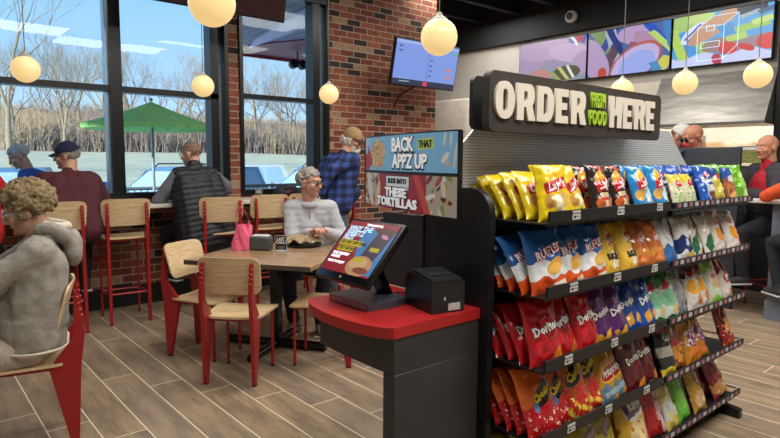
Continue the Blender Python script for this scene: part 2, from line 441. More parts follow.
# menu boards
def menu_board(y0, y1, mat, label, extra=None):
    t = thing('menu_screen', label, 'screen', (7.93, (y0+y1)/2, 2.69), 0, 'wide menu screens above the kitchen' )
    w = (y1-y0)/2
    MB().rbox(-.02, .06, -w, w, 0, .66, .004).build('screen_frame', M_black, t)
    MB().box(-.024, -.02, -w+.012, w-.012, .012, .648).build('display', mat, t, uvf=lambda c: (.5-c.y/(2*w), c.z/.66))
    return t
m1 = pattern('menu_pic1', '9a92b0', [('v', -1, .34, '8c98a0', .04), ('e', .12, .62, .3, .34, 0, 'a898b8'), ('e', .42, .78, .5, .24, -6, 'b8a0c4'), ('e', .80, .62, .36, .2, -24, 'c4aed0'), ('e', .95, .38, .16, .26, -15, 'b49ac0'), ('e', .33, .18, .17, .16, 15, 'c08c84'),
    ('e', .72, .2, .2, .16, 10, '50583c'), ('b', .68, .2, .025, .16, 25, 'c8c080'), ('b', .78, .22, .02, .15, 20, 'e0e0e4'), ('b', .58, .12, .03, .14, 30, '9aa468'), ('e', .86, .92, .12, .1, 0, '5c78b8'), ('b', .90, .94, .05, .1, 10, 'b83848'), ('b', .82, .9, .02, .14, 25, 'e8e8f4'), ('b', .97, .93, .02, .12, -10, '3860b8')], .3, .95, .022, 4)
m2 = pattern('menu_pic2', '5068a0', [('b', .2, .8, .1, .3, 20, '7c9460'), ('b', .3, .85, .05, .3, -20, '2c4494'), ('b', .36, .6, .07, .45, 12, 'a8b0c8'), ('b', .28, .3, .06, .4, -15, '5c4454'), ('b', .43, .5, .04, .6, 18, '1e3478'), ('e', .1, .35, .16, .5, 12, 'b29ac2'), ('e', .62, .8, .24, .2, -12, 'b89cc8'), ('e', .72, .66, .12, .22, 30, 'b48cac'),
    ('e', .62, .56, .05, .14, 40, '9c5468'), ('e', .6, .24, .25, .44, -28, 'b86458'), ('e', .6, .22, .23, .4, -28, 'c0b4e0'), ('e', .62, .18, .19, .3, -28, '9cacec'), ('b', .87, .7, .05, .36, 25, '2c58c0'), ('b', .93, .55, .04, .3, 30, 'b8d870'), ('b', .98, .75, .05, .3, 10, '3c80c8'), ('b', .93, .15, .08, .14, -25, 'd0cc58'), ('b', .84, .1, .05, .1, 15, '4c90c0'), ('e', .2, .08, .06, .12, 0, 'c04838')], .3, .95, .025, 5)
m3 = pattern('menu_pic3', '58a4dc', [('b', .12, .85, .16, .14, 20, 'a8cc70'), ('b', .3, .9, .12, .1, -15, 'c0dc80'), ('b', .06, .5, .1, .12, 35, '2440a4'), ('b', .12, .25, .06, .5, 14, 'b4d864'), ('b', .24, .2, .06, .5, 14, '4c9ce0'), ('b', .34, .3, .05, .5, 18, 'a4cc60'), ('e', .23, .64, .09, .22, -30, 'dce4fc'), ('b', .22, .66, .012, .16, -32, '3450a8'), ('b', .25, .62, .012, .16, -32, '3450a8'),
    ('e', .42, .7, .12, .36, -38, 'c89878'), ('e', .48, .36, .16, .12, 20, 'a0807c'), ('b', .62, .55, .08, .2, 30, '4896d8'), ('b', .68, .4, .1, .12, 15, 'b4d468'), ('b', .8, .62, .16, .06, 14, '9cc860'), ('b', .9, .7, .1, .05, 20, 'c0e080'), ('b', .76, .32, .3, .1, 12, '9a8490'), ('v', -1, .2, 'ccd4f8', .05), ('e', .58, .28, .09, .12, 20, 'd43c34'), ('e', .76, .26, .05, .1, 40, 'cc3430'), ('e', .95, .32, .1, .14, 10, 'd84440'), ('e', .48, .1, .05, .1, 10, 'b83c58'),
    ('b', .8, .93, .14, .07, 8, '28384c'), ('b', .78, .84, .1, .03, 20, 'a8b4bc'), ('b', .93, .86, .08, .04, 25, '3c6890')], .3, .95, .018, 6)
menu_board(4.90, 6.12, m1, 'leftmost menu screen, showing a pale lilac arm close-up')
menu_board(3.675, 4.885, m2, 'middle menu screen, showing lilac hands over blue and red packaging')
b3 = menu_board(2.49, 3.66, m3, 'right-hand menu screen with a white outlined box drawing on bright colours')
ln = MB()
def seg(a, b):
    (ya, za), (yb, zb) = a, b; ln.tube([(-.028, ya, za), (-.028, yb, zb)], .004, 4)
def q(u, v): return ((.5-u)*1.146, v*.66)
P = {'a': q(.27, .1), 'b': q(.54, .1), 'c': q(.54, .72), 'd': q(.27, .72), 'e': q(.42, .9), 'f': q(.68, .9), 'g': q(.68, .32)}
for a, b in ('ab', 'bc', 'cd', 'da', 'de', 'ef', 'fc', 'fg', 'gb'): seg(P[a], P[b])
for x0, x1, z0, z1 in ((.31, .5, .33, .44), (.36, .44, .64, .74)):
    seg(q(x0, z0), q(x1, z0)); seg(q(x1, z0), q(x1, z1)); seg(q(x1, z1), q(x0, z1)); seg(q(x0, z1), q(x0, z0))
ln.build('box_outline', glow('line_white', 'c4e4f8', .85), b3)

# wall TVs
tv = thing('wall_television', 'wall television on the brick with a pale blue list on screen', 'television', (5.27, 5.53, 2.68), (R(12), 0, 0))
MB().rbox(-.55, .55, 0, .05, -.28, .28, .006).build('television_body', M_black, tv)
tvm = pattern('tv_list', '7f9be6', [('v', .93, 2, '9db4ee', 0), ('v', -1, .13, '28304e', 0), ('u', .515, .525, '5870c0'), ('b', .51, .065, .035, .05, 0, 'd84058'), ('b', .87, .45, .04, .035, 0, 'd88878'), ('b', .87, .27, .04, .035, 0, 'd88878'), ('b', .96, .86, .02, .04, 0, '60c060')]
    + [('b', .07, .86-.1*i, .025, .018, 0, '45508c') for i in range(2)] + [('b', .57, .62-.12*i, .02, .018, 0, '45508c') for i in range(4)] + [('b', .18, .08, .08, .01, 0, 'b0b8d8')], .3, .95)
MB().box(-.535, .535, -.004, 0, -.265, .265).build('display', tvm, tv, uvf=lambda c: (c.x/1.07+.5, c.z/.53+.5))
MB().box(-.1, .1, .05, .16, -.1, .1).tube([(0, .1, 0), (0, .66, -.16)], .03).build('wall_bracket', M_black, tv)
MB().tube([(.02, .14, -.26), (-.02, .4, -.42), (.03, .56, -.6), (.0, .58, -.9), (.04, .63, -1.1)], .012).build('cable', M_black, tv)
tv = thing('wall_television', 'dark switched-off television hanging high between the two windows', 'television', (2.43, 5.42, 2.865), (R(12), 0, 0))
MB().rbox(-.73, .73, 0, .05, 0, .84, .006).build('television_body', M_black, tv)
MB().box(-.71, .71, -.004, 0, .02, .82).build('display', flat('dark_red_screen', '2c1418', .2), tv)
MB().tube([(0, .05, .5), (0, .25, 1.45)], .025).build('ceiling_mount', M_black, tv)

# globe pendants
M_globe = None
def globe_mat():
    t = NT('globe_glass')
    return t.fin(srgb('c8b48c'), .25, emis=srgb('ffd890'), estr=.72)
M_globe = globe_mat()
def pendant(x, y, z, label, r=.1):
    t = thing('pendant_lamp', label, 'lamp', (x, y, z), 0, 'round globe pendant lamps')
    MB().ell((0, 0, 0), r, 32).build('globe', M_globe, t, smooth=180)
    MB().lathe([(.0, r+.03), (.012, r+.03), (.02, r+.01), (.045, r-.005), (.045, r-.02)], 16).build('fitting', flat('pale_metal', 'b9b4a8', .4), t)
    MB().tube([(0, 0, r+.03), (0, 0, 4.3-z)], .0035, 6).build('cord', flat('cord_grey', '6c665c', .6), t)
for x, y, lb in ((.83, 5.26, 'globe pendant lamp in front of the left window pane'), (2.245, 5.325, 'globe pendant lamp at the right end of the wide window'),
                 (1.103, 2.5, 'large-looking globe pendant lamp cut off by the top of the photo'), (3.465, 5.07, 'globe pendant lamp beside the narrow window and brick wall'),
                 (2.325, 2.344, 'globe pendant lamp hanging in front of the wall television'), (5.278, 2.888, 'globe pendant lamp half hidden behind the order sign'),
                 (5.197, 2.278, 'globe pendant lamp hanging left of the steel hood, below the right-hand menu screen'), (5.127, 1.702, 'globe pendant lamp nearest the right edge of the photo')):
    pendant(x, y, 2.15, lb)
d = thing('smoke_detector', 'small white dome detector on the black band above the menu screens', 'detector', (7.88, 5.15, 3.62), (0, R(-90), 0))
MB().lathe([(.0, 0), (.09, 0), (.09, .05), (.07, .07)], 20).build('base', flat('plastic_white', 'd6d4ce', .4), d)
MB().ell((0, 0, .07), (.055, .055, .05), 16).build('dome', flat('dome_grey', '55565a', .2), d)
tl = thing('track_light', 'small spotlight fixture with a warm wooden glow on the black ceiling', 'light', (5.2, 4.75, 3.76))
MB().rbox(-.2, .2, -.05, .05, 0, .07, .01).build('fixture_body', flat('fixture_tan', 'b08c70', .5), tl)
MB().box(-.08, .08, -.03, .03, -.006, .0).build('lamp_face', glow('lamp_face', 'ffe0c0', 1.5), tl)
# ================================================================ FURNITURE
def plate(mb, w, h, r, th, fn, nu=14, nv=10, taper=0.0):
    """rounded board: fn(x,y,side) -> 3D point; half sizes w,h"""
    def rr(s, t):
        x, y = s*w, t*h; ax, ay = abs(x), abs(y)
        dx, dy = ax-(w-r), ay-(h-r)
        if dx > 0 and dy > 0:
            m = max(dx, dy); L = sqrt(dx*dx+dy*dy); dx, dy = dx*m/L, dy*m/L
            ax, ay = w-r+dx, h-r+dy
        x = math.copysign(ax, x); y = math.copysign(ay, y)
        return x*(1+taper*y/h), y
    vs = []; N = (nu+1)*(nv+1)
    for side in (0, 1):
        for j in range(nv+1):
            for i in range(nu+1):
                x, y = rr(2*i/nu-1, 2*j/nv-1); vs.append(fn(x, y, side*th))
    fs = []
    for side in (0, 1):
        for j in range(nv):
            for i in range(nu):
                a = side*N+j*(nu+1)+i; f = (a, a+1, a+nu+2, a+nu+1); fs.append(f if side else f[::-1])
    rim = [i for i in range(nu+1)]+[j*(nu+1)+nu for j in range(1, nv+1)]+[nv*(nu+1)+i for i in range(nu-1, -1, -1)]+[j*(nu+1) for j in range(nv-1, 0, -1)]
    for k in range(len(rim)):
        a, b = rim[k], rim[(k+1) % len(rim)]; fs.append((a, b, b+N, a+N))
    return mb.add(vs, fs)

def ply():
    t = NT('birch_plywood'); co = t.coord()
    g = t.noise(t.map(co, scale=(3, 28, 28)), 2.5, 4, .6)
    c = t.ramp(g, [(.3, srgb('c6a47a')), (.5, srgb('d6b98e')), (.7, srgb('e2cba4'))])
    return t.fin(c, .45)
M_ply = ply()
M_red = flat('red_painted_metal', '9c1b1e', .38, nz=.03)
M_foot = flat('rubber_foot', '16161a', .7)

def chair(name, label, cat, sh, bz0, bz1, loc, rot, group, stool=False):
    t = thing(name, label, cat, loc, rot, group)
    W = .19
    # seat: slightly dished board
    def sf(x, y, o):
        z = sh-.012+o-.006*(1-(x/W)**2)*(1 if y < .1 else .6)-max(0, y-.12)**2*1.2
        return (x, y, z)
    plate(MB(), W+.015, .2, .05, .014, sf, taper=.06).build('seat', M_ply, t, smooth=40)
    h = (bz1-bz0)/2
    lean = .10 if not stool else .07
    def bf(x, y, o):
        return (x, -.175-lean*(y+h)/(2*h)*.7-o+.55*x*x-.02*0, (bz0+bz1)/2+y)
    plate(MB(), .205, h, .055, .012, bf, taper=.03).build('backrest', M_ply, t, smooth=40)
    for s in (-1, 1):
        # rear blade leg: narrow at floor, widest at seat, pointed at the top
        x = s*.165; wd = .085 if not stool else .04
        yb = -.20
        top = bz1-.035
        ye = -.175-lean*(top-bz0)/(2*h)*.7-.012
        if not stool:
            poly = [(-.245, 0), (-.215, 0), (-.125, sh-.03), (-.165, sh+.03), (ye+.006, bz0-.02), (ye+.0, top), (ye-.012, top), (ye-.045, bz0), (-.27, sh-.02)]
        else:
            poly = [(-.255, 0), (-.228, 0), (-.20, sh-.25), (-.165, sh-.03), (-.18, sh+.05), (ye+.006, bz0-.02), (ye, top), (ye-.012, top), (ye-.035, bz0), (-.24, sh-.02)]
        mb = MB().prism(poly, x-.013, x+.013, 'x')
        for k in range(4):
            mb.ell((x, ye-.012+.010*k*0-.006*k, top-.035-.032*k), (.017, .012, .009), 8)
        lg = mb.build('leg', M_red, t)
        MB().box(x-.014, x+.014, -.257 if stool else -.247, -.226 if stool else -.213, 0, .008).build('rubber_foot', M_foot, lg)
        # front leg: tube
        xf_ = s*.165
        lg = MB().tube([(xf_, .165, 0), (xf_, .165, sh-.05), (xf_, .155, sh-.022)], .011, 10).build('leg', M_red, t)
        MB().lathe([(.013, 0), (.013, .012)], 10, Matrix.Translation((xf_, .165, 0))).build('rubber_foot', M_foot, lg)
    fr = MB()
    for s in (-1, 1): fr.box(s*.165-.008, s*.165+.008, -.17, .16, sh-.034, sh-.017)
    fr.box(-.165, .165, .146, .162, sh-.036, sh-.022).box(-.165, .165, -.18, -.164, sh-.036, sh-.02)
    fr.build('seat_frame', M_red, t)
    if stool:
        a = MB().tube([(-.165, .165, .24), (.165, .165, .24)], .01).tube([(-.165, -.21, .27), (.165, -.21, .27)], .01)
        for s in (-1, 1): a.tube([(s*.165, .165, .24), (s*.165, -.21, .27)], .01)
        a.build('footrest', M_red, t)
    return t

def face(v):  # rotation so that local +y looks along v
    return atan2(-v[0], v[1])
CH = 'red-legged plywood chairs at the square table'
ch = chair('dining_chair', 'plywood chair with red legs seen from behind, nearest the camera at the square table', 'chair', .45, .595, .85, (1.80, 3.71, 0), face((.72, .69)), CH)
build_kids(ch)
dup(ch, (1.80, 4.27, 0), face((.5, -.86)), 'plywood chair with red legs at the left end of the square table, facing us')
dup(ch, (2.39, 3.60, 0), face((-.70, .72)), 'plywood chair with red legs between the square table and the red kiosk counter')
dup(ch, (3.0, 4.60, 0), face((-.82, -.57)), 'plywood chair with red legs under the woman in the pale grey jacket')
dup(ch, (.468, 3.49, 0), face((-.98, .22)), 'plywood chair seen edge-on under the woman in the grey hoodie', 'red-legged plywood chairs at the left edge')
ST = 'tall plywood bar stools with red legs'
st = chair('bar_stool', 'empty plywood bar stool with red legs between the two men at the window counter', 'stool', .78, .88, 1.125, (1.61, 5.74, 0), R(-4), ST, True)
build_kids(st)
dup(st, (1.06, 5.66, 0), R(-4), 'plywood bar stool with red legs under the man in the maroon jacket')
dup(st, (.30, 5.68, 0), R(0), 'plywood bar stool with red legs under the person in bright red at the left edge')
dup(st, (2.45, 5.52, 0), R(-14), 'plywood bar stool with red legs under the man in the quilted vest')
dup(st, (2.98, 5.62, 0), R(-4), 'empty plywood bar stool with red legs right behind the pink plastic bag')
dup(st, (3.42, 5.62, 0), R(-4), 'plywood bar stool with red legs showing left of the woman with glasses')
dup(st, (3.70, 5.42, 0), R(-4), 'plywood bar stool with red legs that the man in plaid rests his hand on')
dup(st, (6.55, 2.55, 0), R(150), 'plywood bar stool with red legs beyond the right end of the snack rack', )
dup(st, (6.87, 2.02, 0), face((-.8, .6)), 'plywood bar stool with red legs under the bald man in the red shirt')
dup(st, (6.06, 1.40, 0), face((.72, .69)), 'plywood bar stool with red legs under the person in orange, outside the right edge')

# square table
def wood_top():
    t = NT('table_walnut'); co = t.coord(); x, y, z = t.sep(co)
    rr_ = t.math('DIVIDE', y, .11); row = t.math('FLOOR', rr_)
    w = t.n.new('ShaderNodeTexWhiteNoise'); w.noise_dimensions = '1D'; t.l.new(row, w.inputs['W'])
    g = t.noise(t.map(co, scale=(2, 22, 1)), 3, 5, .65)
    c = t.ramp(g, [(.3, srgb('7c6148')), (.5, srgb('987a5a')), (.7, srgb('ae9272'))])
    c = t.mix(t.math('MULTIPLY', w.outputs['Value'], .4), c, srgb('a48c74'))
    t.bump(g, .05, .002)
    return t.fin(c, .22)
tb = thing('square_table', 'square brown wood-grain table with a black cross base', 'table', (2.275, 4.075, 0), atan2(-.825, .565))
MB().rbox(-.5, .5, -.48, .55, .715, .75, .004).build('tabletop', wood_top(), tb)
MB().box(-.497, .497, -.4785, -.4805, .7165, .7485).build('edge_band', flat('edge_dark', '4a3f38', .5), tb)
M_gloss = flat('gloss_black_metal', '08080a', .25)
MB().box(-.035, .035, -.035, .035, .05, .70).box(-.2, .2, -.2, .2, .698, .714).build('pedestal', M_gloss, tb)
MB().tube([(-.42, 0, .035), (.42, 0, .035)], .034, 14).tube([(0, -.42, .035), (0, .42, .035)], .034, 14).build('cross_base', M_gloss, tb)

# ---------------- kiosk
k = thing('kiosk_counter', 'bow-fronted kiosk counter with a bright red top and dark grey body', 'counter', (1.5, 1.79, 0))
cx, cy = 1.5, 1.79
arc = [(1.748, 1.51), (1.30, 1.51), (1.27, 1.55), (1.249, 1.61), (1.236, 1.69), (1.232, 1.79), (1.238, 1.87), (1.252, 1.95), (1.275, 2.02), (1.31, 2.075), (1.748, 2.075)]
arc = [(a-cx, b-cy) for a, b in arc]
M_kred = flat('kiosk_red', 'ae2222', .32, nz=.03)
MB().prism(arc, .862, .902).build('countertop', M_kred, k, smooth=20)
M_lam = flat('charcoal_laminate', '333133', .45, nz=.05, nscale=6)
ins = [(1.305-cx, 1.515-cy), (1.300-cx, 1.60-cy), (1.300-cx, 1.80-cy), (1.312-cx, 1.99-cy), (1.746-cx, 1.99-cy), (1.746-cx, 1.515-cy)]
MB().prism(ins, .73, .861).build('apron', M_lam, k, smooth=20)
MB().rbox(-.196, .246, -.277, -.215, .0, .729, .004).build('cabinet_body', M_lam, k)


def rot_x(a): return Matrix.Rotation(a, 4, 'X')
# touchscreen terminal: local x -> along screen width, screen faces -y then rotated
tm = thing('touchscreen_terminal', 'black tilted touchscreen ordering terminal on the red kiosk counter', 'screen', (1.486, 1.873, .902), R(-90))
MB().prism([(-.13, -.12), (.13, -.12), (.145, .0), (.12, .10), (-.12, .10), (-.145, .0)], .0, .026, 'z').build('base', flat('terminal_grey', '3c4048', .25), tm)
MB().box(-.125, .125, -.1215, -.112, .003, .024).build('base_trim', flat('silver_trim', '9aa0ac', .25, .8), tm)
MB().prism([(.06, .026), (.085, .026), (.0, .19), (-.06, .19)], -.04, .04, 'x').build('stand', M_gloss, tm)
tilt = R(42)
SM = Matrix.Translation((0.02, -.18, .113)) @ Matrix.Rotation(-tilt, 4, 'X')
MB().rbox(-.172, .172, -.0, .03, 0, .297, .008, M=SM).build('screen_bezel', M_gloss, tm)
dm = pattern('kiosk_ad', '9a2430', [('b', .78, .45, .38, .42, 0, '4c86c4'), ('b', .1, .5, .32, .6, 22, '9a2430'), ('b', .80, .62, .15, .3, -8, '4a3848'), ('e', .8, .86, .2, .06, 0, '5c3830'), ('e', .84, .76, .08, .035, -20, 'd890b0'),
    ('e', .70, .17, .24, .19, 0, 'c89868'), ('e', .66, .22, .17, .1, 10, 'dcb080'), ('e', .78, .1, .15, .06, 0, '8c4c38'), ('b', .28, .56, .24, .055, 0, 'd0c020'), ('b', .24, .44, .17, .05, 0, 'd0c020'), ('b', .8, .5, .09, .04, 0, 'c8b828'), ('b', .62, .28, .1, .04, 0, 'c8b828')], .25, .75, .006, 9)
MB().box(-.155, .155, -.002, 0, .035, .283, M=SM).build('display', dm, tm, uvf=lambda c: ((SM.inverted() @ c).x/.31+.5, ((SM.inverted() @ c).z-.035)/.248))
def dtext(s, size, u, v, mat, par, MM, w, h, off=.0, sx=1, name='lettering', depth=.0006, y=-.003, align='LEFT', z0=0):
    me = text_mesh(s, size, depth, off, sx, align=align)
    me = xf(me, MM @ Matrix.Translation(((u-.5)*w, y, v*h+z0)) @ UPR)
    return mk(name, me, mat, par)
lt_w = glow('print_white', 'e8eef8', .8); lt_b = glow('print_lightblue', 'a8d4f4', .8); lt_k = flat('print_black', '18140c', .5)
for s, z, u, v, m in (('THIS DOES IT ALL', .014, .36, .94, lt_w), ('WHY THE', .036, .05, .84, lt_b), ('SHEETZ', .036, .05, .745, lt_b), ('NOT', .034, .05, .655, lt_b), ('GET MY APP DEAL', .022, .06, .56, lt_k), ('TRY NOW', .022, .09, .44, lt_k), ('FREE DELIVERY', .017, .05, .33, lt_w), ('ORDERS', .017, .05, .265, lt_w), ('MADE TO ENJOY', .015, .05, .17, lt_w)):
    dtext(s, z, u, v, m, tm, SM, .31, .248, .0006, .95, z0=.035)
MB().lathe([(.006, 0), (.006, .002)], 10, M=SM @ Matrix.Translation((0, -.001, .017)) @ rot_x(pi/2)).build('logo_button', flat('gold_dot', 'a08040', .3), tm)

# receipt printer
pr = thing('receipt_printer', 'small black receipt printer with a white sticker on the kiosk counter', 'printer', (1.62, 1.64, .902), R(-12))
MB().prism([(-.10, 0), (.10, 0), (.10, .115), (.06, .14), (-.10, .118)], -.075, .075, 'x').build('printer_body', flat('printer_black', '1c1d20', .28), pr)
MB().prism([(-.095, .120), (.055, .142), (.055, .150), (-.095, .128)], -.066, .066, 'x').build('lid', flat('printer_lid', '212327', .3), pr)
MB().prism([(-.05, .135), (-.02, .139), (-.02, .1425), (-.05, .1385)], -.045, .045, 'x').build('paper_slot', flat('slot', '050506', .6), pr)
MB().box(.0, .055, -.1008, -.1, .008, .036).build('sticker', pattern('sticker', 'c8c8c4', [('c', 14, .3, '303030', 0, 1)], .5), pr, uvf=lambda c: (c.x*20, c.z*20))
MB().box(-.02, -.012, -.1012, -.1, .05, .062).build('indicator', flat('ind', 'b8bcc4', .3), pr)
tag(MB().tube([(1.60, 1.84, .912), (1.585, 1.80, .908), (1.60, 1.76, .908)], .004).tube([(1.66, 1.92, .908), (1.69, 1.85, .908), (1.68, 1.76, .908)], .004).build('power_cable', M_black), 'thin black cables between the terminal and the receipt printer', 'cable')

# promo banner screens on a post, curved
pb = thing('promotional_display', 'two-tier curved promotional display above the kiosk terminal', 'sign', (1.72, 1.555, 0))
PW = .90
dirv = V((.10, .99, 0)).normalized()
def pcurve(s):   # s 0 (right/near) .. 1 (left/far)
    return V((-.025+.24*s-.035*4*s*(1-s), .035+s*PW, 0))
def pstrip(z0, z1, th, back=0):
    mb = MB(); n = 16; vs = []
    for i in range(n+1):
        p = pcurve(i/n); q_ = pcurve(i/n)+V((th, 0, 0))
        for pp in (p, q_):
            for z in (z0, z1): vs.append((pp.x+back, pp.y, z))
    fs = []
    for i in range(n):
        a = 4*i; b = a+4
        fs += [(a, a+1, b+1, b), (a+2, b+2, b+3, a+3), (a+1, a+3, b+3, b+1), (a, b, b+2, a+2)]
    fs += [(0, 2, 3, 1), (4*n, 4*n+1, 4*n+3, 4*n+2)]
    return mb.add(vs, fs)
BZ = (1.250, 1.421, 1.427, 1.600)
rp_ = random.Random(12); nug = []
for k_ in range(24):
    a_ = k_*2.4; r_ = .40*sqrt((k_+.5)/24)
    cx_, cy_ = .215+r_*cos(a_)/4*.98, .50+r_*sin(a_)*.95; dg = rp_.uniform(0, 180)
    nug += [('e', cx_, cy_, .145, .088, dg, '6c3c1c'), ('e', cx_, cy_, .132, .076, dg, rp_.choice(('e0a04c', 'e8b468', 'd08e3c', 'ecc07c'))), ('e', cx_+.006, cy_+.03, .07, .02, dg, 'f4d8a0')]
pn1 = pattern('promo_top', '86c0e2', [('b', .03, .45, .42, .26, -58, 'ac2a3c'), ('b', .02, .82, .16, .3, -20, 'c4ccec')] + nug[:66] +
    [('b', .75, .72, .26, .13, 4, 'cfe060'), ('e', .90, .82, .035, .17, -8, 'ecdcc0'), ('e', .945, .80, .03, .18, -5, 'ecdcc0'), ('e', .975, .4, .03, .3, -6, 'e8d4b4'), ('e', .905, .38, .07, .16, -40, 'f0e2cc'), ('e', .925, .24, .09, .05, 10, 'd8b890')], .35, .42, asp=4.0)
pn2 = pattern('promo_bottom', 'a4283a', [('u', -1, .24, 'b8a894'), ('u', .76, 2, 'b8a894')] +
    [('e', x_, y_, r_, r_*.35, d_, c_) for x_, y_, r_, d_, c_ in [(rp_.choice((rp_.uniform(0, .24), rp_.uniform(.78, 1))), rp_.uniform(0, 1), rp_.uniform(.08, .2), rp_.uniform(0, 180), rp_.choice(('8c3028', 'e8e0d0', '5c2c28', 'c89860', 'a84838', 'd8ccb0', '86943c'))) for _ in range(34)]] +
    [('e', .09, .62, .16, .6, 14, 'd8d0c8'), ('e', .22, .3, .12, .5, -12, 'e0c090'), ('b', .72, .5, .1, 1.2, 24, 'd04c40'), ('b', .47, .78, .56, .17, 0, '20202a'), ('b', .47, .78, .52, .14, 0, 'ececec'), ('b', .58, .6, .05, .06, 45, 'ececec')], .35, .42, asp=4.0)
def puv(z0, z1): return lambda c: (1-(c.y-.035)/PW, (c.z-z0)/(z1-z0))
pstrip(BZ[2]+.004, BZ[3]-.004, .012).build('upper_panel', pn1, pb, uvf=puv(BZ[2], BZ[3]))
pstrip(BZ[0]+.004, BZ[1]-.004, .012).build('lower_panel', pn2, pb, uvf=puv(BZ[0], BZ[1]))
fr = pstrip(BZ[3]-.004, BZ[3]+.002, .018, -.003); g2 = pstrip(BZ[1]-.004, BZ[2]+.004, .018, -.003); fr.add(g2.v, g2.f)
for s in (0, 1):
    p = pcurve(s); fr.box(p.x-.003, p.x+.018, p.y-.004, p.y+.004, BZ[0], BZ[3])
fr.build('frame', M_black, pb)
MB().box(.08, .11, .34, .38, 1.243, 1.5).build('mounting_post', M_black, pb)
def ptext(s, size, u, z, mat, off=.003, sx=.72, shear=0, push=.0, depth=.004):
    me = text_mesh(s, size, depth, off, sx, shear)
    for v in me.vertices:
        x, y, zz = v.co; ss = 1-(u+x/PW); p = pcurve(ss)
        v.co = V((p.x-.002-zz-push, p.y, z+y))
    return mk('lettering', me, mat, pb)
ink = flat('ink', '23232c', .5); wht = glow('promo_white', 'eceff2', .3); blk = flat('promo_black', '15151a', .5)
for s, z_, u, z, sh_ in (('BACK', .086, .53, 1.549, .92), ('APPZ UP', .086, .60, 1.474, .92), ('THESE', .056, .46, 1.331, 1.40), ('TORTILLAS', .056, .455, 1.284, 1.48)):
    ptext(s, z_, u-.003, z-.003, ink, .0078, sh_, 0, .0, .002); ptext(s, z_, u, z, wht, .0024, sh_, 0, .003, .003)
ptext('THAT', .044, .75, 1.549, blk, .001, .9)
ptext('SLIDE INTO', .033, .47, 1.384, blk, .0008, 1.1, .2)
# ================================================================ SNACK RACK
RX, RY = 2.79, 1.82
rk = thing('snack_rack', 'black double-sided snack rack filled with chip bags beside the kiosk counter', 'rack', (RX, RY, 0))
def rl(x0, x1, y0, y1, z0, z1): return (x0-RX, x1-RX, y0-RY, y1-RY, z0, z1)
M_rack = flat('rack_black', '121316', .45)
M_panel = flat('end_panel_dark', '15171c', .42)
# end panels
def panel_poly(y0, y1, zt, r=.1, right=True):
    pts = [(y0-RY, 0), (y0-RY, zt-r)]
    for i in range(1, 7):
        a = pi/2*i/6; pts.append((y0-RY+r*(1-cos(a)), zt-r+r*sin(a)))
    pts += [(y1-RY, zt), (y1-RY, 0)]
    return pts
MB().prism(panel_poly(1.474, 1.80, 1.372), 1.752-RX, 1.785-RX, 'x').build('end_panel', M_panel, rk)
MB().prism([(1.85-RY, .906), (1.85-RY, 1.24), (2.12-RY, 1.24), (2.12-RY, .906)], 1.752-RX, 1.785-RX, 'x').build('end_panel', flat('charcoal_panel', '26262a', .5), rk)
MB().box(*rl(1.76, 1.78, 1.80, 1.85, 0, 1.3)).box(*rl(1.79, 3.74, 1.79, 1.85, 0.02, 1.3)).build('core_panel', M_rack, rk)
MB().box(*rl(1.80, 3.76, 1.68, 1.70, .02, 1.32)).box(*rl(1.80, 1.84, 1.68, 1.8, .0, 1.36)).box(*rl(2.75, 2.785, 1.645, 1.68, .0, 1.42)).box(*rl(3.72, 3.76, 1.66, 1.8, .0, 1.36)).build('upright', M_rack, rk)
# perforated steel back panel rising to the sign
def perf():
    t = NT('perforated_steel'); x, y, z = t.sep(t.coord())
    fx = t.math('SUBTRACT', t.math('FRACT', t.math('DIVIDE', x, .0125)), .5)
    r2 = t.math('DIVIDE', z, .0125); off = t.math('MULTIPLY', t.math('FLOORED_MODULO', t.math('FLOOR', r2), 2.0), .5)
    fx = t.math('SUBTRACT', t.math('FRACT', t.math('ADD', t.math('DIVIDE', x, .0125), off)), .5)
    fz = t.math('SUBTRACT', t.math('FRACT', r2), .5)
    d = t.math('ADD', t.math('MULTIPLY', fx, fx), t.math('MULTIPLY', fz, fz))
    m = t.math('LESS_THAN', d, .062)
    c = t.mix(m, srgb('dde1ea'), srgb('484c54'))
    return t.fin(c, .34, .35)
pg = [(1.775, 1.33), (1.775, 1.53), (1.86, 1.605), (1.92, 1.667), (3.63, 1.667), (3.71, 1.60), (3.91, 1.45), (3.91, 1.33)]
pg = [(a-RX, b) for a, b in pg]
MB().prism(pg, 1.668-RY, 1.678-RY, 'y').build('back_panel', perf(), rk)
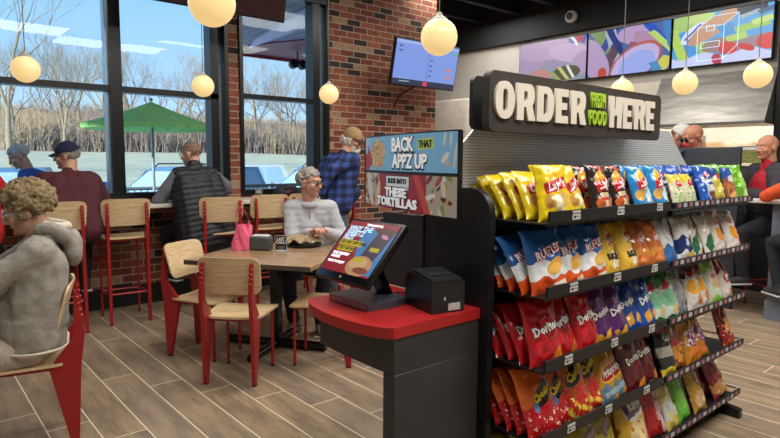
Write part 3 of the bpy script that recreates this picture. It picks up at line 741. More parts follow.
# shelves
def shelf(x0, x1, z, tags):
    mb = MB().box(*rl(x0, x1, 1.247, 1.665, z-.019, z-.013))
    s = mb.build('shelf', M_rack, rk)
    lip = MB().box(*rl(x0, x1, 1.235, 1.247, z-.008, z+.032)) if tags == 'paper' else MB().box(*rl(x0, x1, 1.235, 1.247, z-.006, z+.024))
    # wire fence under and behind the lip
    for q_ in (z-.014, z-.022): lip.tube([(x0-RX, 1.25-RY, q_), (x1-RX, 1.25-RY, q_)], .002, 4)
    nn = int((x1-x0)/.03)
    for i in range(nn+1):
        xx = x0+(x1-x0)*i/nn-RX; lip.tube([(xx, 1.25-RY, z-.026), (xx, 1.245-RY, z)], .0015, 3)
    lip.tube([(x1-RX-.003, 1.26-RY, z+.02), (x1-RX-.003, 1.6-RY, z+.02)], .004, 5)
    l = lip.build('shelf_lip', M_rack, s)
    if tags == 'paper':
        for k in range(3):
            tx = x0+.14+.32*k+random.uniform(-.03, .03)
            MB().box(*rl(tx, tx+.052, 1.2325, 1.2345, z-.004, z+.029)).build('price_tag', M_tag, s, uvf=lambda c, tx=tx: ((c.x+RX-tx)/.052, (c.z-z+.004)/.033))
    else:
        n = 15
        for k in range(n):
            tx = x0+.02+(x1-x0-.04)*k/n
            MB().box(*rl(tx, tx+.036, 1.2325, 1.2345, z, z+.02)).build('price_tag', M_tagp if k % 2 == 0 else M_tagw, s)
M_tag = pattern('price_label', 'cfcfcb', [('v', .55, .85, '8a8a88', 0), ('b', .3, .3, .2, .15, 0, '3c3c3c'), ('b', .75, .3, .12, .12, 0, '6a6a6a')], .5)
M_tagp = flat('tag_pink', '9c6a78', .5); M_tagw = flat('tag_white', 'b4b4b6', .5)
SZ = (1.268, .992, .712, .428, .125)
for z in SZ:
    shelf(1.80, 2.745, z, 'paper'); shelf(2.79, 3.775, z, 'digital')
# rear-side shelves
for z in SZ[1:]:
    MB().box(*rl(2.3, 3.76, 1.86, 2.3, z-.012, z)).box(*rl(2.3, 3.76, 2.3, 2.31, z-.01, z+.03)).build('rear_shelf', M_rack, rk)
# feet
for x in (1.83, 2.77, 3.70):
    ye_ = 2.36 if x > 2 else 1.8
    f = MB().prism([(1.20-RY, .0), (1.20-RY, .05), (1.66-RY, .11), (ye_-.1-RY, .11), (ye_-RY, .05), (ye_-RY, 0)], x-.022-RX, x+.022-RX, 'x')
    f.build('base_leg', M_black, rk)

# ---------------- order sign
sg = thing('order_sign', 'long dark order sign with raised cream and green lettering on top of the snack rack', 'sign', (2.44, 1.5, 1.6))
def sign_board(mb, x0, x1, z0, z1, r, y0, y1):
    pts = []
    for cx_, cz_, a0 in ((x1-r, z1-r, 0), (x0+r, z1-r, 90), (x0+r, z0+r, 180), (x1-r, z0+r, 270)):
        for i in range(7):
            a = R(a0+15*i); pts.append((cx_+r*cos(a), cz_+r*sin(a)))
    return mb.prism(pts, y0, y1, 'y')
SB = dict(x0=-.678, x1=.712, z0=-.005, z1=.228)
sign_board(MB(), SB['x0'], SB['x1'], SB['z0'], SB['z1'], .032, 0, .035).build('board', flat('sign_board', '37302c', .55), sg, smooth=30)
sign_board(MB(), -.625, SB['x1']-.02, SB['z0']+.012, SB['z1']-.004, .032, .13, .15).build('rear_board', flat('sign_board_rear', '16171a', .5), sg, smooth=30)
MB().box(-.4, -.37, .035, .13, .03, .06).box(.37, .40, .035, .13, .03, .06).build('sign_bracket', M_black, sg)
M_letter = flat('letter_cream', 'e0d8c8', .5, nz=.02); M_lgreen = flat('letter_green', 'a9cc3c', .5, nz=.02)
def glyph(ch):
    """heavy condensed capitals in a 1x1 box: list of closed outlines (outer, holes)"""
    def rnd(x0, x1, y0, y1, rl_, rr_, n=6):
        p = []
        for cx_, cy_, a0, r in ((x1-rr_, y1-rr_, 0, rr_), (x0+rl_, y1-rl_, 90, rl_), (x0+rl_, y0+rl_, 180, rl_), (x1-rr_, y0+rr_, 270, rr_)):
            for i in range(n+1):
                a = R(a0+90*i/n); p.append((cx_+r*cos(a), cy_+r*sin(a)))
        return p
    if ch == 'O': return [rnd(0, 1, 0, 1, .46, .46), rnd(.38, .62, .2, .8, .115, .115)]
    if ch == 'D': return [rnd(0, 1, 0, 1, .03, .42), rnd(.38, .60, .2, .8, .02, .1)]
    if ch == 'E': return [[(0, 0), (.92, 0), (.92, .22), (.42, .22), (.42, .4), (.82, .4), (.82, .6), (.42, .6), (.42, .78), (.92, .78), (.92, 1), (0, 1)]]
    if ch == 'H': return [[(0, 0), (.38, 0), (.38, .39), (.62, .39), (.62, 0), (1, 0), (1, 1), (.62, 1), (.62, .61), (.38, .61), (.38, 1), (0, 1)]]
    if ch == 'F': return [[(0, 0), (.42, 0), (.42, .38), (.8, .38), (.8, .58), (.42, .58), (.42, .78), (.92, .78), (.92, 1), (0, 1)]]
    if ch == 'R':
        o = [(0, 0), (.38, 0), (.38, .36), (.5, .36), (.64, 0), (1.04, 0), (.85, .42)]
        o += [(.93, .5), (.96, .6), (.96, .8), (.93, .88), (.86, .95), (.75, 1), (0, 1)]
        return [o, rnd(.38, .58, .54, .8, .02, .09, 4)]
    if ch == 'S': return [[(.0, .08), (.2, 0), (.75, 0), (.95, .1), (1, .25), (.97, .42), (.8, .54), (.42, .68), (.42, .78), (.6, .8), (.88, .72), (.93, .92), (.75, 1), (.25, 1), (.06, .9), (.02, .72), (.1, .55), (.56, .36), (.6, .26), (.5, .2), (.1, .3)]]
def glyph_mesh(ch, w, h, d):
    cu = bpy.data.curves.new('g', 'CURVE'); cu.dimensions = '2D'; cu.fill_mode = 'BOTH'; cu.extrude = d/2; cu.bevel_depth = 0
    for poly in glyph(ch):
        sp = cu.splines.new('POLY'); sp.points.add(len(poly)-1); sp.use_cyclic_u = True
        for p_, (a, b) in zip(sp.points, poly): p_.co = (a*w, b*h, 0, 1)
    o = bpy.data.objects.new('g', cu); COL.objects.link(o); dg = bpy.context.evaluated_depsgraph_get(); dg.update()
    me = bpy.data.meshes.new_from_object(o.evaluated_get(dg)); bpy.data.objects.remove(o); return me
def word(s, x, z, w, h, gap, mat, d=.011):
    for c_ in s:
        ww = w*(.86 if c_ in 'EF' else 1)
        me = xf(glyph_mesh(c_, ww, h, d), Matrix.Translation((x, -.006, z)) @ UPR)
        mk('letter', me, mat, sg); x += ww+gap
    return x
xx = word('ORDER', -.655, .045, .118, .145, .014, M_letter)
for s_, z_ in (('FRESH', .158), ('FOOD', .078)):
    me = text_mesh(s_, .092, .010, .0022, .47 if s_ == 'FRESH' else .56, spacing=1.06)
    mk('letter', xf(me, Matrix.Translation((xx+.092, -.006, z_)) @ UPR), M_lgreen, sg)
word('HERE', xx+.19, .043, .112, .148, .012, M_letter)

# ---------------- bags
def bag_front(u, v, w, h, t, sd):
    """half thickness and position on a pillow bag; u,v in 0..1"""
    e = max(0.0, sin(pi*u))**.55; g = max(0.0, 1-abs(2*v-1)**5)**.75
    k = .5+.5*min(1, 1.6*(1-v)+.25)
    th = t*e*g*k
    s1 = math.exp(-(v)/.12); s2 = math.exp(-(1-v)/.14)
    th += t*.26*e*(s1*sin(u*26+sd)+s2*sin(u*21+sd*2.3))*min(1, 6*min(v, 1-v))
    th += t*.42*e*noise.noise(V((u*3.1+sd*3.7, v*4.3, sd)))+t*.24*e*noise.noise(V((u*8+sd, v*10, sd*2)))
    x = (u-.5)*w*(1.03-.15*g)
    x += .004*noise.noise(V((sd, v*5, u*2)))
    z = v*h+.004*noise.noise(V((u*4, sd, v)))*0
    return x, max(th, .0008), z
def bag_mesh(w, h, t, sd, nu=20, nv=28):
    mb = MB(); vs = []; N = (nu+1)*(nv+1)
    for side in (-1, 1):
        for j in range(nv+1):
            for i in range(nu+1):
                u, v = i/nu, j/nv
                x, th, z = bag_front(u, v, w, h, t, sd if side < 0 else sd+5)
                cv = .012*sin(pi*u*1.0)*(1-v)*0
                vs.append((x, side*th+cv, z))
    fs = []
    for s in (0, 1):
        for j in range(nv):
            for i in range(nu):
                a = s*N+j*(nu+1)+i; f = (a, a+1, a+nu+2, a+nu+1); fs.append(f if s == 0 else f[::-1])
    rim = [i for i in range(nu+1)]+[j*(nu+1)+nu for j in range(1, nv+1)]+[nv*(nu+1)+i for i in range(nu-1, -1, -1)]+[j*(nu+1) for j in range(nv-1, 0, -1)]
    for k in range(len(rim)):
        a, b = rim[k], rim[(k+1) % len(rim)]; fs.append((b, a, a+N, b+N))
    mb.add(vs, fs)
    me = mb.mesh('bag', 60, uvf=lambda c: (c.x/w+.5, c.z/h))
    return me
def bag_logo(lines, w, h, t, sd, mats):
    out = []
    for li, (s, size, cu_, cv_, mat, off, sx, shr, rot) in enumerate(lines):
        me = text_mesh(s, size, .0004, off, sx, shr, res=1)
        M = Matrix.Rotation(R(rot), 4, 'Z')
        for v in me.vertices:
            p = M @ v.co; u = min(.98, max(.02, (p.x/w)+cu_)); vv = min(.97, max(.03, cv_+p.y/h))
            x, th, z = bag_front(u, vv, w, h, t, sd)
            v.co = V((x, -th-.0016-v.co.z*2-.0008*li, z))
        out.append((me, mat))
    return out

W_ = flat('ink_white', 'f2f2ee', .4, nz=.0); K_ = flat('ink_black', '14110f', .4, nz=.0); RD = flat('ink_red', 'c02028', .4, nz=.0)
YL = flat('ink_yellow', 'e8c828', .4, nz=0); NV = flat('ink_navy', '1c2c6c', .4, nz=0)
def P_(name, base, layers, **k):
    k.setdefault('rough', .24); k.setdefault('bump', .5); k.setdefault('coat', .5); k.setdefault('mottle', .12); k.setdefault('wob', .012); k.setdefault('wscale', 9)
    return pattern('bag_'+name, base, layers, **k)
LG = lambda s, sz, cu=.5, cv=.6, m=W_, off=.0008, sx=1, sh=0, ro=0: (s, sz, cu, cv, m, off, sx, sh, ro)
def oval(col='c8202c'): return [('e', .56, .72, .26, .17, 0, 'e8b030'), ('e', .54, .62, .34, .12, 18, col), ('e', .35, .36, .2, .12, 0, 'd8a858'), ('e', .7, .36, .2, .13, 0, 'e0b870')]
K = {}
def kind(key, desc, mat, logo, w=.165, h=.235, t=.03): K[key] = dict(desc=desc, mat=mat, logo=logo, w=w, h=h, t=t)
kind('yellow', 'bright yellow chip bag with a red ribbon logo', P_('yellow', 'e8cb1c', [('e', .57, .66, .27, .2, 0, 'f0c030'), ('b', .56, .62, .33, .10, 12, 'c0202a'), ('e', .36, .33, .17, .12, 0, 'cf9c50'), ('e', .76, .36, .17, .13, 0, 'dcb468'), ('b', .56, .3, .12, .15, 5, 'eadfb8'), ('e', .6, .12, .2, .05, 0, '7a9a30')]), [LG("Lay's", .052, .56, .615, W_, .0012, 1, .2, 12)])
kind('dark', 'near-black chip bag with a red ribbon logo', P_('dark', '2a2220', [('v', -1, .12, '3a2420', 0), ('e', .56, .68, .3, .2, 0, 'e0a030'), ('b', .56, .6, .34, .10, 12, 'c4202a'), ('b', .5, .3, .2, .13, 0, 'e8d8b0'), ('e', .3, .22, .17, .12, 0, 'c8642c'), ('e', .78, .22, .2, .12, 0, 'd07838'), ('e', .5, .95, .4, .04, -8, 'b83a30')]), [LG("Lay's", .052, .56, .60, W_, .0012, 1, .2, 12), LG('BARBECUE', .015, .5, .32, RD)])
kind('blue', 'sky-blue chip bag with a red ribbon logo', P_('blue', '2a86c4', [('e', .58, .66, .28, .24, 0, 'e8b440'), ('b', .58, .6, .33, .10, 10, 'c4202a'), ('e', .3, .34, .19, .12, 0, 'd8a858'), ('b', .66, .33, .14, .14, 0, 'b8d8ec'), ('e', .8, .2, .15, .1, 0, 'd8a858'), ('v', -1, .07, '1c6cb0', 0)]), [LG("Lay's", .052, .58, .60, W_, .0012, 1, .2, 10)])
kind('smallwhite', 'small cream and yellow bag with green printing', P_('smallwhite', 'dcd8b8', [('v', .75, 2, 'e0cc48', .03), ('e', .5, .7, .2, .1, 0, 'c83038'), ('n', 8, .58, '6c9a50', .1, .6), ('e', .5, .25, .25, .12, 0, 'a8c088')]), [], .15, .185, .026)
kind('royal', 'royal blue chip bag with a white and brown label', P_('royal', '2858b4', [('e', .5, .66, .3, .12, 12, 'e8e8f0'), ('e', .5, .74, .18, .06, 12, 'c03048'), ('b', .55, .28, .22, .2, 0, 'd8d4d0'), ('e', .55, .2, .2, .14, 0, '6c4838'), ('n', 9, .6, 'b8c4e8', .3, .7)]), [LG('Wavy', .04, .5, .66, NV, .001, 1, .2, 10)], .18, .235, .034)
kind('yellowblue', 'yellow and navy chip bag with a small red logo', P_('yellowblue', 'c8b84c', [('v', .72, 2, '2c4c90', .03), ('e', .5, .74, .25, .09, 8, 'c03040'), ('e', .5, .4, .3, .14, 0, 'd8c468'), ('b', .5, .12, .5, .08, 0, 'a89030')]), [], .16, .22, .028)
kind('bluebrown', 'navy chip bag with brown ribs and a red logo', P_('bluebrown', '8c5a48', [('v', .7, 2, '2850a0', .03), ('e', .5, .66, .28, .09, 8, 'd0c8c0'), ('n', 10, .5, 'c87840', .1, .55), ('e', .5, .2, .3, .1, 0, 'e0b070')]), [], .15, .22, .028)
kind('lime', 'plump lime-green chip bag', P_('lime', '6cae2c', [('e', .75, .68, .2, .1, 0, 'b8d880'), ('e', .72, .45, .22, .2, 0, '9cc850'), ('b', .75, .2, .16, .08, 0, 'd8e0a0')]), [], .18, .24, .04)
kind('ridged', 'blue, white and orange bag with outlined name', P_('ridged', 'dfe3e6', [('v', .50, 2, '235a9c', .035), ('v', -1, .24, 'd8501c', .03), ('e', .66, .42, .27, .1, 18, 'd89c3c'), ('e', .6, .36, .2, .08, 12, 'e8b458'), ('b', .72, .13, .18, .045, 10, 'e8dcd0')]), [LG('RUFFLES', .044, .55, .625, RD, .003, .85, .1, 14), LG('RUFFLES', .044, .55, .625, W_, .0006, .85, .1, 14)], .175, .24, .03)
kind('baked', 'golden yellow bag with a cream label reading baked', P_('baked', 'd9ac34', [('b', .58, .66, .23, .085, 12, 'c83a30'), ('e', .7, .28, .32, .2, 0, 'e8e0c0'), ('e', .3, .5, .2, .3, 20, 'e4bc4c'), ('e', .66, .12, .2, .06, 0, 'c89a40')]), [LG("Lay's", .034, .58, .66, W_, .0008, 1, .2, 12), LG('BAKED', .036, .58, .36, K_, .0012, .9)])
kind('copper', 'copper-orange chip bag with a small red logo', P_('copper', 'b8642c', [('e', .6, .62, .26, .1, 12, 'c8443c'), ('v', .28, .42, 'd08c38', .03), ('e', .6, .22, .3, .12, 0, 'd87838'), ('n', 8, .6, 'c8884c', -1, 2)]), [LG("Lay's", .034, .6, .62, W_, .0006, 1, .2, 12)], .165, .225, .028)
kind('whiteblue', 'white snack bag with blue lower half', P_('whiteblue', 'd4d4d6', [('v', -1, .42, '3a6ca4', .05), ('e', .7, .66, .16, .08, 0, 'd04868'), ('n', 8, .6, 'b0b4bc', .5, 2)]), [], .16, .215, .026)
kind('whitenavy', 'white snack bag with a navy emblem band', P_('whitenavy', 'd6d4d2', [('v', .22, .55, '1c2c64', .05), ('e', .5, .42, .12, .09, 0, 'c8ccdc'), ('e', .75, .14, .2, .07, 0, 'd8b040')]), [], .16, .215, .026)
kind('whitegreen', 'white snack bag with dark green stripes', P_('whitegreen', 'd8d4cc', [('b', .45, .35, .32, .14, 35, '2f6440'), ('b', .7, .45, .06, .2, 35, '98a070'), ('e', .65, .72, .2, .07, 20, 'c86470'), ('e', .75, .1, .22, .07, 0, 'd4b868')]), [], .16, .22, .026)
kind('whiteorange', 'white snack bag with an orange cheese picture', P_('whiteorange', 'dcd4cc', [('e', .45, .42, .2, .17, 0, 'e09430'), ('e', .55, .75, .25, .09, 10, 'c87870'), ('v', -1, .13, 'e0dcd4', .03), ('e', .75, .2, .2, .12, 0, 'b8642c'), ('v', .9, 2, 'c8a090', 0)]), [], .155, .225, .026)
kind('redtri', 'bright red tortilla chip bag with white lettering', P_('redtri', 'b5161f', [('b', .56, .62, .2, .2, 45, '7c1018'), ('b', .56, .66, .16, .16, 45, 'c41c26'), ('e', .75, .14, .22, .09, 30, 'd88028'), ('e', .3, .3, .1, .08, 0, 'd0202c')]), [LG('Doritos', .046, .52, .56, K_, .004, .92, 0, 14), LG('Doritos', .046, .52, .56, W_, .0018, .92, 0, 14)], .17, .24, .03)
kind('purple', 'purple tortilla chip bag with white lettering', P_('purple', '532060', [('b', .56, .6, .17, .17, 45, '6c3078'), ('e', .7, .12, .3, .1, 15, 'dca030'), ('e', .3, .1, .16, .06, -20, 'c88c28')]), [LG('Doritos', .042, .52, .52, W_, .0016, .92, 0, 12)], .165, .24, .03)
kind('cobalt', 'cobalt blue tortilla chip bag with two golden chips', P_('cobalt', '1d4a9c', [('b', .56, .66, .2, .2, 45, '163878'), ('e', .58, .7, .18, .12, 0, '2458b0'), ('b', .4, .24, .14, .09, 20, 'd89c34'), ('b', .78, .24, .15, .09, -15, 'e0a840')]), [LG('Doritos', .046, .5, .56, W_, .0018, .92, 0, 12)], .175, .24, .03)
kind('greenwhite', 'green and white chip bag with a red emblem', P_('greenwhite', 'c4cdc0', [('v', .72, 2, '1f7038', .05), ('v', -1, .1, '1f7038', .03), ('e', .45, .72, .2, .08, 15, 'c04048'), ('e', .45, .45, .36, .18, 0, '7cb890'), ('e', .6, .2, .2, .1, 0, 'c8b478')]), [], .16, .235, .028)
kind('silver', 'plain silver-grey bag turned to show its back', P_('silver', 'a8acb0', [('u', .47, .5, '8c9094'), ('n', 7, .62, 'c4c8cc', -1, 2)], metal=.4), [], .16, .235, .028)
kind('whitecheese', 'white bag with a maroon top and orange cheese shapes', P_('whitecheese', 'd4ccc4', [('v', .74, 2, '50181c', .05), ('e', .4, .5, .28, .16, 0, 'e0a030'), ('e', .65, .24, .22, .13, 0, 'd8742c'), ('e', .5, .78, .2, .06, 0, 'b83838')]), [], .155, .235, .026)
kind('whitelime', 'white bag with lime-green top and bottom', P_('whitelime', 'ccd0bc', [('v', .78, 2, '8cc43c', .05), ('v', -1, .16, '84c43c', .05), ('e', .5, .45, .22, .12, 0, 'c8a878'), ('e', .5, .62, .2, .06, 0, 'b8505c')]), [], .155, .235, .026)
kind('whitered', 'white and dark red bag with a round emblem', P_('whitered', 'd0c4bc', [('v', .66, 2, '8c1c2c', .06), ('e', .55, .5, .22, .14, 0, 'b82c3c'), ('e', .55, .5, .15, .09, 0, 'dccfc8'), ('e', .6, .14, .28, .09, 0, 'c88450')]), [], .16, .225, .028)
kind('orangered', 'orange and red puff bag with yellow lettering', P_('orangered', 'd8641c', [('v', -1, .46, 'b8141c', .04), ('n', 11, .6, 'e8c8b8', -1, .38), ('e', .62, .6, .33, .14, 25, '1c1410'), ('e', .35, .42, .08, .08, 0, '5878a8')]), [LG('Cheetos', .042, .6, .6, YL, .0022, .85, 0, 25)], .175, .26, .032)
kind('crunchy', 'brown-orange puff bag with yellow lettering', P_('crunchy', 'b4541c', [('v', -1, .25, 'd8b430', .05), ('n', 8, .48, 'c01c20', -1, .5), ('n', 13, .6, 'f0e070', -1, .36), ('e', .55, .7, .38, .13, 22, '1c1c10'), ('e', .55, .4, .2, .1, 40, 'c8201c')]), [LG('Cheetos', .044, .55, .7, YL, .0022, .85, 0, 22)], .18, .26, .032)
kind('cornchip', 'golden corn chip bag with a red oval name', P_('cornchip', 'c48c28', [('v', -1, .32, '5c7c94', .05), ('e', .55, .52, .36, .14, 14, 'd8b040'), ('e', .55, .52, .32, .11, 14, 'b81c28'), ('b', .55, .2, .3, .05, 8, '9cb4c0'), ('e', .75, .1, .15, .06, 0, 'd09048')]), [LG('Fritos', .044, .55, .53, W_, .0016, .92, .1, 14)], .165, .25, .03)
kind('maroon', 'dark maroon tortilla chip bag with white lettering', P_('maroon', '5a1018', [('b', .56, .6, .17, .17, 45, '741822'), ('e', .72, .12, .25, .09, 20, 'd88028'), ('e', .2, .85, .08, .05, 30, 'd8c8c8')]), [LG('Doritos', .042, .52, .58, K_, .003, .92, 0, 10), LG('Doritos', .042, .52, .58, W_, .0014, .92, 0, 10)], .17, .25, .03)
kind('banded', 'black, grey and yellow banded tube-shaped bag', P_('banded', '2c2e30', [('v', .82, .92, 'c84830', 0), ('v', .36, .55, 'b0aca4', 0), ('v', -1, .16, 'd8b830', .02), ('e', .6, .68, .28, .09, 0, '1c1c1c')]), [LG('BOLD', .034, .6, .68, W_, .001, .9)], .14, .25, .04)
kind('amber', 'amber and brown snack bag with thin white streaks', P_('amber', '9a5426', [('e', .5, .3, .38, .2, 0, 'd08838'), ('b', .4, .78, .04, .14, -12, 'e8dccc'), ('n', 9, .58, '5c2818', -1, 2), ('e', .4, .55, .2, .1, 0, 'b83c28')]), [], .15, .25, .028)
kind('goldpuff', 'golden orange snack bag with a white scribbled emblem', P_('goldpuff', 'c8821c', [('e', .55, .52, .26, .2, 0, '8c4468'), ('n', 12, .56, 'e8e0e8', .36, .7), ('e', .6, .2, .28, .12, 0, 'e07428'), ('e', .6, .82, .2, .06, 0, '6c3040')]), [], .15, .25, .028)
kind('firered', 'dark red bag with an orange flame picture', P_('firered', '8c1c1c', [('e', .5, .42, .34, .2, 0, 'd88440'), ('n', 6, .55, '2c1410', .25, .7), ('v', -1, .12, 'c86428', .05), ('n', 12, .64, 'f0e8e0', .2, .6)]), [], .18, .25, .03)
kind('olive', 'olive-yellow puffed bag with a faded purple emblem', P_('olive', 'b4a828', [('b', .58, .6, .28, .09, 22, '8c6c74'), ('b', .58, .6, .2, .04, 22, 'b09498'), ('e', .6, .25, .26, .12, 0, 'b84838'), ('n', 6, .6, '94882c', -1, 2)]), [], .175, .25, .036)
kind('ringyellow', 'yellow onion-ring bag with purple lettering', P_('ringyellow', 'ddb030', [('e', .58, .66, .4, .2, 20, 'e8e4d8'), ('b', .58, .66, .36, .12, 16, '6c5468'), ('e', .6, .25, .34, .2, 0, 'e0c890'), ('c', 7, .3, 'c07830', .05, .42)]), [LG('RINGS', .04, .58, .66, W_, .002, .9, 0, 16)], .19, .27, .034)
kind('plainred', 'glossy red bag with a white and pink side print', P_('plainred', 'b01a1c', [('b', .78, .55, .17, .3, -10, 'c8a0a0'), ('n', 10, .55, '8c1418', .1, .7), ('e', .8, .2, .16, .16, 0, 'd8c4bc')]), [], .16, .26, .03)
kind('creamyellow', 'cream and yellow foil snack bag', P_('creamyellow', 'c8ccc4', [('v', .55, .8, 'd0bc48', .05), ('v', -1, .25, 'd8c458', .08), ('n', 8, .6, 'e8e8e8', -1, 2), ('e', .85, .4, .15, .2, 0, 'c89048')]), [], .15, .26, .028)
kind('springgreen', 'narrow bright green snack bag', P_('springgreen', '6cb83c', [('b', .85, .5, .14, .4, 0, '8c5c4c'), ('e', .4, .4, .14, .2, 0, '84c850')]), [], .14, .26, .03)
kind('nutbag', 'golden and brown snack bag with a cluster of cashews', P_('nutbag', 'b88c2c', [('b', .7, .66, .26, .14, 30, '5c2c28'), ('b', .7, .66, .2, .05, 30, 'c8a070'), ('e', .5, .22, .36, .18, 0, 'c8a070'), ('c', 8, .3, 'e4cca0', .06, .4)]), [], .16, .26, .03)
kind('bigmaroon', 'big maroon snack bag with a pink scribble', P_('bigmaroon', '84181f', [('e', .8, .68, .16, .16, 20, 'c86878'), ('n', 9, .6, '9c2830', -1, 2), ('e', .5, .2, .45, .15, 0, 'b07840'), ('c', 8, .3, 'd8b080', .04, .34), ('b', .85, .38, .13, .08, 0, '3c2020')]), [LG('CRUNCH', .03, .4, .84, W_, .001, .8)], .2, .27, .034)

LIB = {}
for key, d in K.items():
    vs_ = []
    for var in range(2):
        sd = (hash_ := sum(ord(c_) for c_ in key)) % 97+var*13.7
        me = bag_mesh(d['w'], d['h'], d['t'], sd); me.materials.append(d['mat'])
        lg = bag_logo(d['logo'], d['w'], d['h'], d['t'], sd, None)
        for m_, mt in lg: m_.materials.clear(); m_.materials.append(mt)
        vs_.append((me, lg))
    LIB[key] = vs_
ORD = ['first', 'second', 'third', 'fourth', 'fifth', 'sixth', 'seventh', 'eighth', 'ninth', 'tenth', 'eleventh', 'twelfth', 'thirteenth', 'fourteenth', 'fifteenth']
SHN = ['top shelf', 'second shelf', 'middle shelf', 'fourth shelf', 'bottom shelf']
cnt = 0
def place_bag(key, x, y, z, yaw, lean, roll, label, group, sc=1.0):
    global cnt
    cnt += 1; me, lg = LIB[key][cnt % 2]
    o = bpy.data.objects.new('chip_bag', me); COL.objects.link(o)
    o.matrix_world = Matrix.Translation((x, y, z)) @ Matrix.Rotation(R(yaw), 4, 'Z') @ Matrix.Rotation(R(-lean), 4, 'X') @ Matrix.Rotation(R(roll), 4, 'Y') @ Matrix.Scale(sc, 4)
    tag(o, label, 'chip bag', group)
    for m_, _ in lg:
        q_ = bpy.data.objects.new('printed_name', m_); COL.objects.link(q_); q_.parent = o
ROWS = [
 [('yellow', 1.905, -18), ('yellow', 2.075, 0), ('dark', 2.245, -2), ('dark', 2.42, 0), ('blue', 2.60, 0), ('blue', 2.785, 3), ('smallwhite', 2.955, 0), ('smallwhite', 3.115, 4), ('royal', 3.30, -6), ('yellowblue', 3.47, 0), ('bluebrown', 3.615, 0), ('lime', 3.745-.0, -14)],
 [('ridged', 1.89, -14), ('ridged', 2.055, 0), ('ridged', 2.2, 0), ('baked', 2.355, 0), ('baked', 2.505, 0), ('copper', 2.64, 0), ('copper', 2.77, 0), ('whiteblue', 2.915, 0), ('whitenavy', 3.06, 0), ('whitegreen', 3.22, 0), ('whitegreen', 3.37, 0), ('whiteorange', 3.53, 0), ('whiteorange', 3.69, 0)],
 [('redtri', 1.885, -12), ('redtri', 2.03, 0), ('redtri', 2.18, 0), ('purple', 2.31, -4), ('purple', 2.425, 0), ('cobalt', 2.56, -5), ('cobalt', 2.69, 0), ('greenwhite', 2.82, 0), ('greenwhite', 2.935, 0), ('silver', 3.06, 0), ('whitecheese', 3.215, 0), ('whitecheese', 3.345, 0), ('whitelime', 3.49, 0), ('whitered', 3.67, 0)],
 [('orangered', 1.89, -14), ('orangered', 2.01, 0), ('crunchy', 2.135, -4), ('crunchy', 2.245, 0), ('cornchip', 2.36, 0), ('cornchip', 2.46, 0), ('maroon', 2.60, 0), ('maroon', 2.745, 0), ('banded', 2.93, 0), ('amber', 3.07, 0), ('goldpuff', 3.22, 0), ('goldpuff', 3.355, 0), ('firered', 3.70, 0)],
 [('olive', 1.90, -12), ('olive', 2.07, 6), ('olive', 2.24, -6), ('olive', 2.41, 5), ('ringyellow', 2.63, -4), ('plainred', 2.86, -8), ('creamyellow', 3.02, 0), ('springgreen', 3.18, 0), ('nutbag', 3.35, 0), ('bigmaroon', 3.65, 4)],
]
LEAN = (18, 20, 21, 21, 22)
rnd = random.Random(4)
for si, row in enumerate(ROWS):
    z = SZ[si]-.012; n = len(row)
    for i, (key, x, yaw) in enumerate(row):
        d = K[key]
        place_bag(key, x, 1.283 + .012*(i % 2), z, yaw+rnd.uniform(-6, 4), LEAN[si]+rnd.uniform(-2, 3), rnd.uniform(-4, 4),
                  '%s, %s from left, %s front' % (d['desc'], ORD[i], SHN[si]), 'chip bags on the snack rack', .93 if si == 0 else 1.2 if si == 4 and i < 5 else 1.05)
        # bags queued behind
        if i == 0: depth = 6 if si == 0 else 5
        elif i == 1: depth = 3
        else: depth = 2 if si < 2 or i in (4, 7, 9) or (si == 4 and i < 5) else 1
        kk = key
        for b in range(1, depth):
            if si == 0 and key == 'smallwhite': kk = 'royal'
            if si == 0 and key in ('yellowblue', 'bluebrown'): kk = 'lime'
            if si == 1 and key in ('baked',): kk = 'copper'
            yy = 1.285+(.058 if i == 0 else .066)*b
            place_bag(kk, x+(0 if i else -.0)+rnd.uniform(-.008, .008), yy, z, (yaw*.4 if i == 0 else 0)+rnd.uniform(-4, 4), LEAN[si]+(11+b*2 if i == 0 else 1)+rnd.uniform(-1, 2), rnd.uniform(-4, 4),
                      '%s bag %s behind the %s front bag, %s' % (K[kk]['desc'].split(' bag')[0].split(' chip')[0].split(' tortilla')[0], ('directly', 'two places', 'three places', 'four places', 'five places')[b-1], ORD[i], SHN[si]), 'chip bags queued behind the front row', (.93 if si == 0 else 1.2 if si == 4 and i < 5 else 1.05)-(.02*b if i == 0 else 0))
# ================================================================ OUTSIDE
def ground(name, cols, sc, rough=.9):
    t = NT(name); n = t.noise(t.coord(), sc, 6, .65)
    return t.fin(t.ramp(n, [(.3, srgb(cols[0])), (.5, srgb(cols[1])), (.7, srgb(cols[2]))]), rough)
struct('patio', MB().box(-15, 40, 6.42, 10.2, -.4, -.0), ground('concrete', ('a8b0b8', 'b8c0c6', 'c4cad0'), 1.5))
def terrain(name, x0, x1, y0, y1, fz, mat, nu=60, nv=40):
    return struct(name, MB().grid(lambda u, v: (x0+(x1-x0)*u, y0+(y1-y0)*v, fz(x0+(x1-x0)*u, y0+(y1-y0)*v)), nu, nv), mat, smooth=180)
terrain('lot', -30, 70, 10.2, 26, lambda x, y: -.36, ground('asphalt', ('98a8b4', 'a6b4be', 'b4c0c8'), .8), 4, 4)
def fz(x, y): return -.36+(y-26)/44*2.5+.35*noise.noise(V((x*.08, y*.08, 0)))*min(1, (y-26)/8)
terrain('field', -40, 110, 26, 70, fz, ground('field_grass', ('aca68c', 'b8b298', 'c8c2a6'), .5))
def hz(x, y): return fz(x, 70)+ (y-70)*.13+1.5*noise.noise(V((x*.04, y*.05, 3)))*min(1, (y-70)/10)
terrain('hillside', -60, 170, 70, 135, hz, ground('hill_brush', ('6a6058', '8c7c70', 'a49484'), .9), 80, 40)

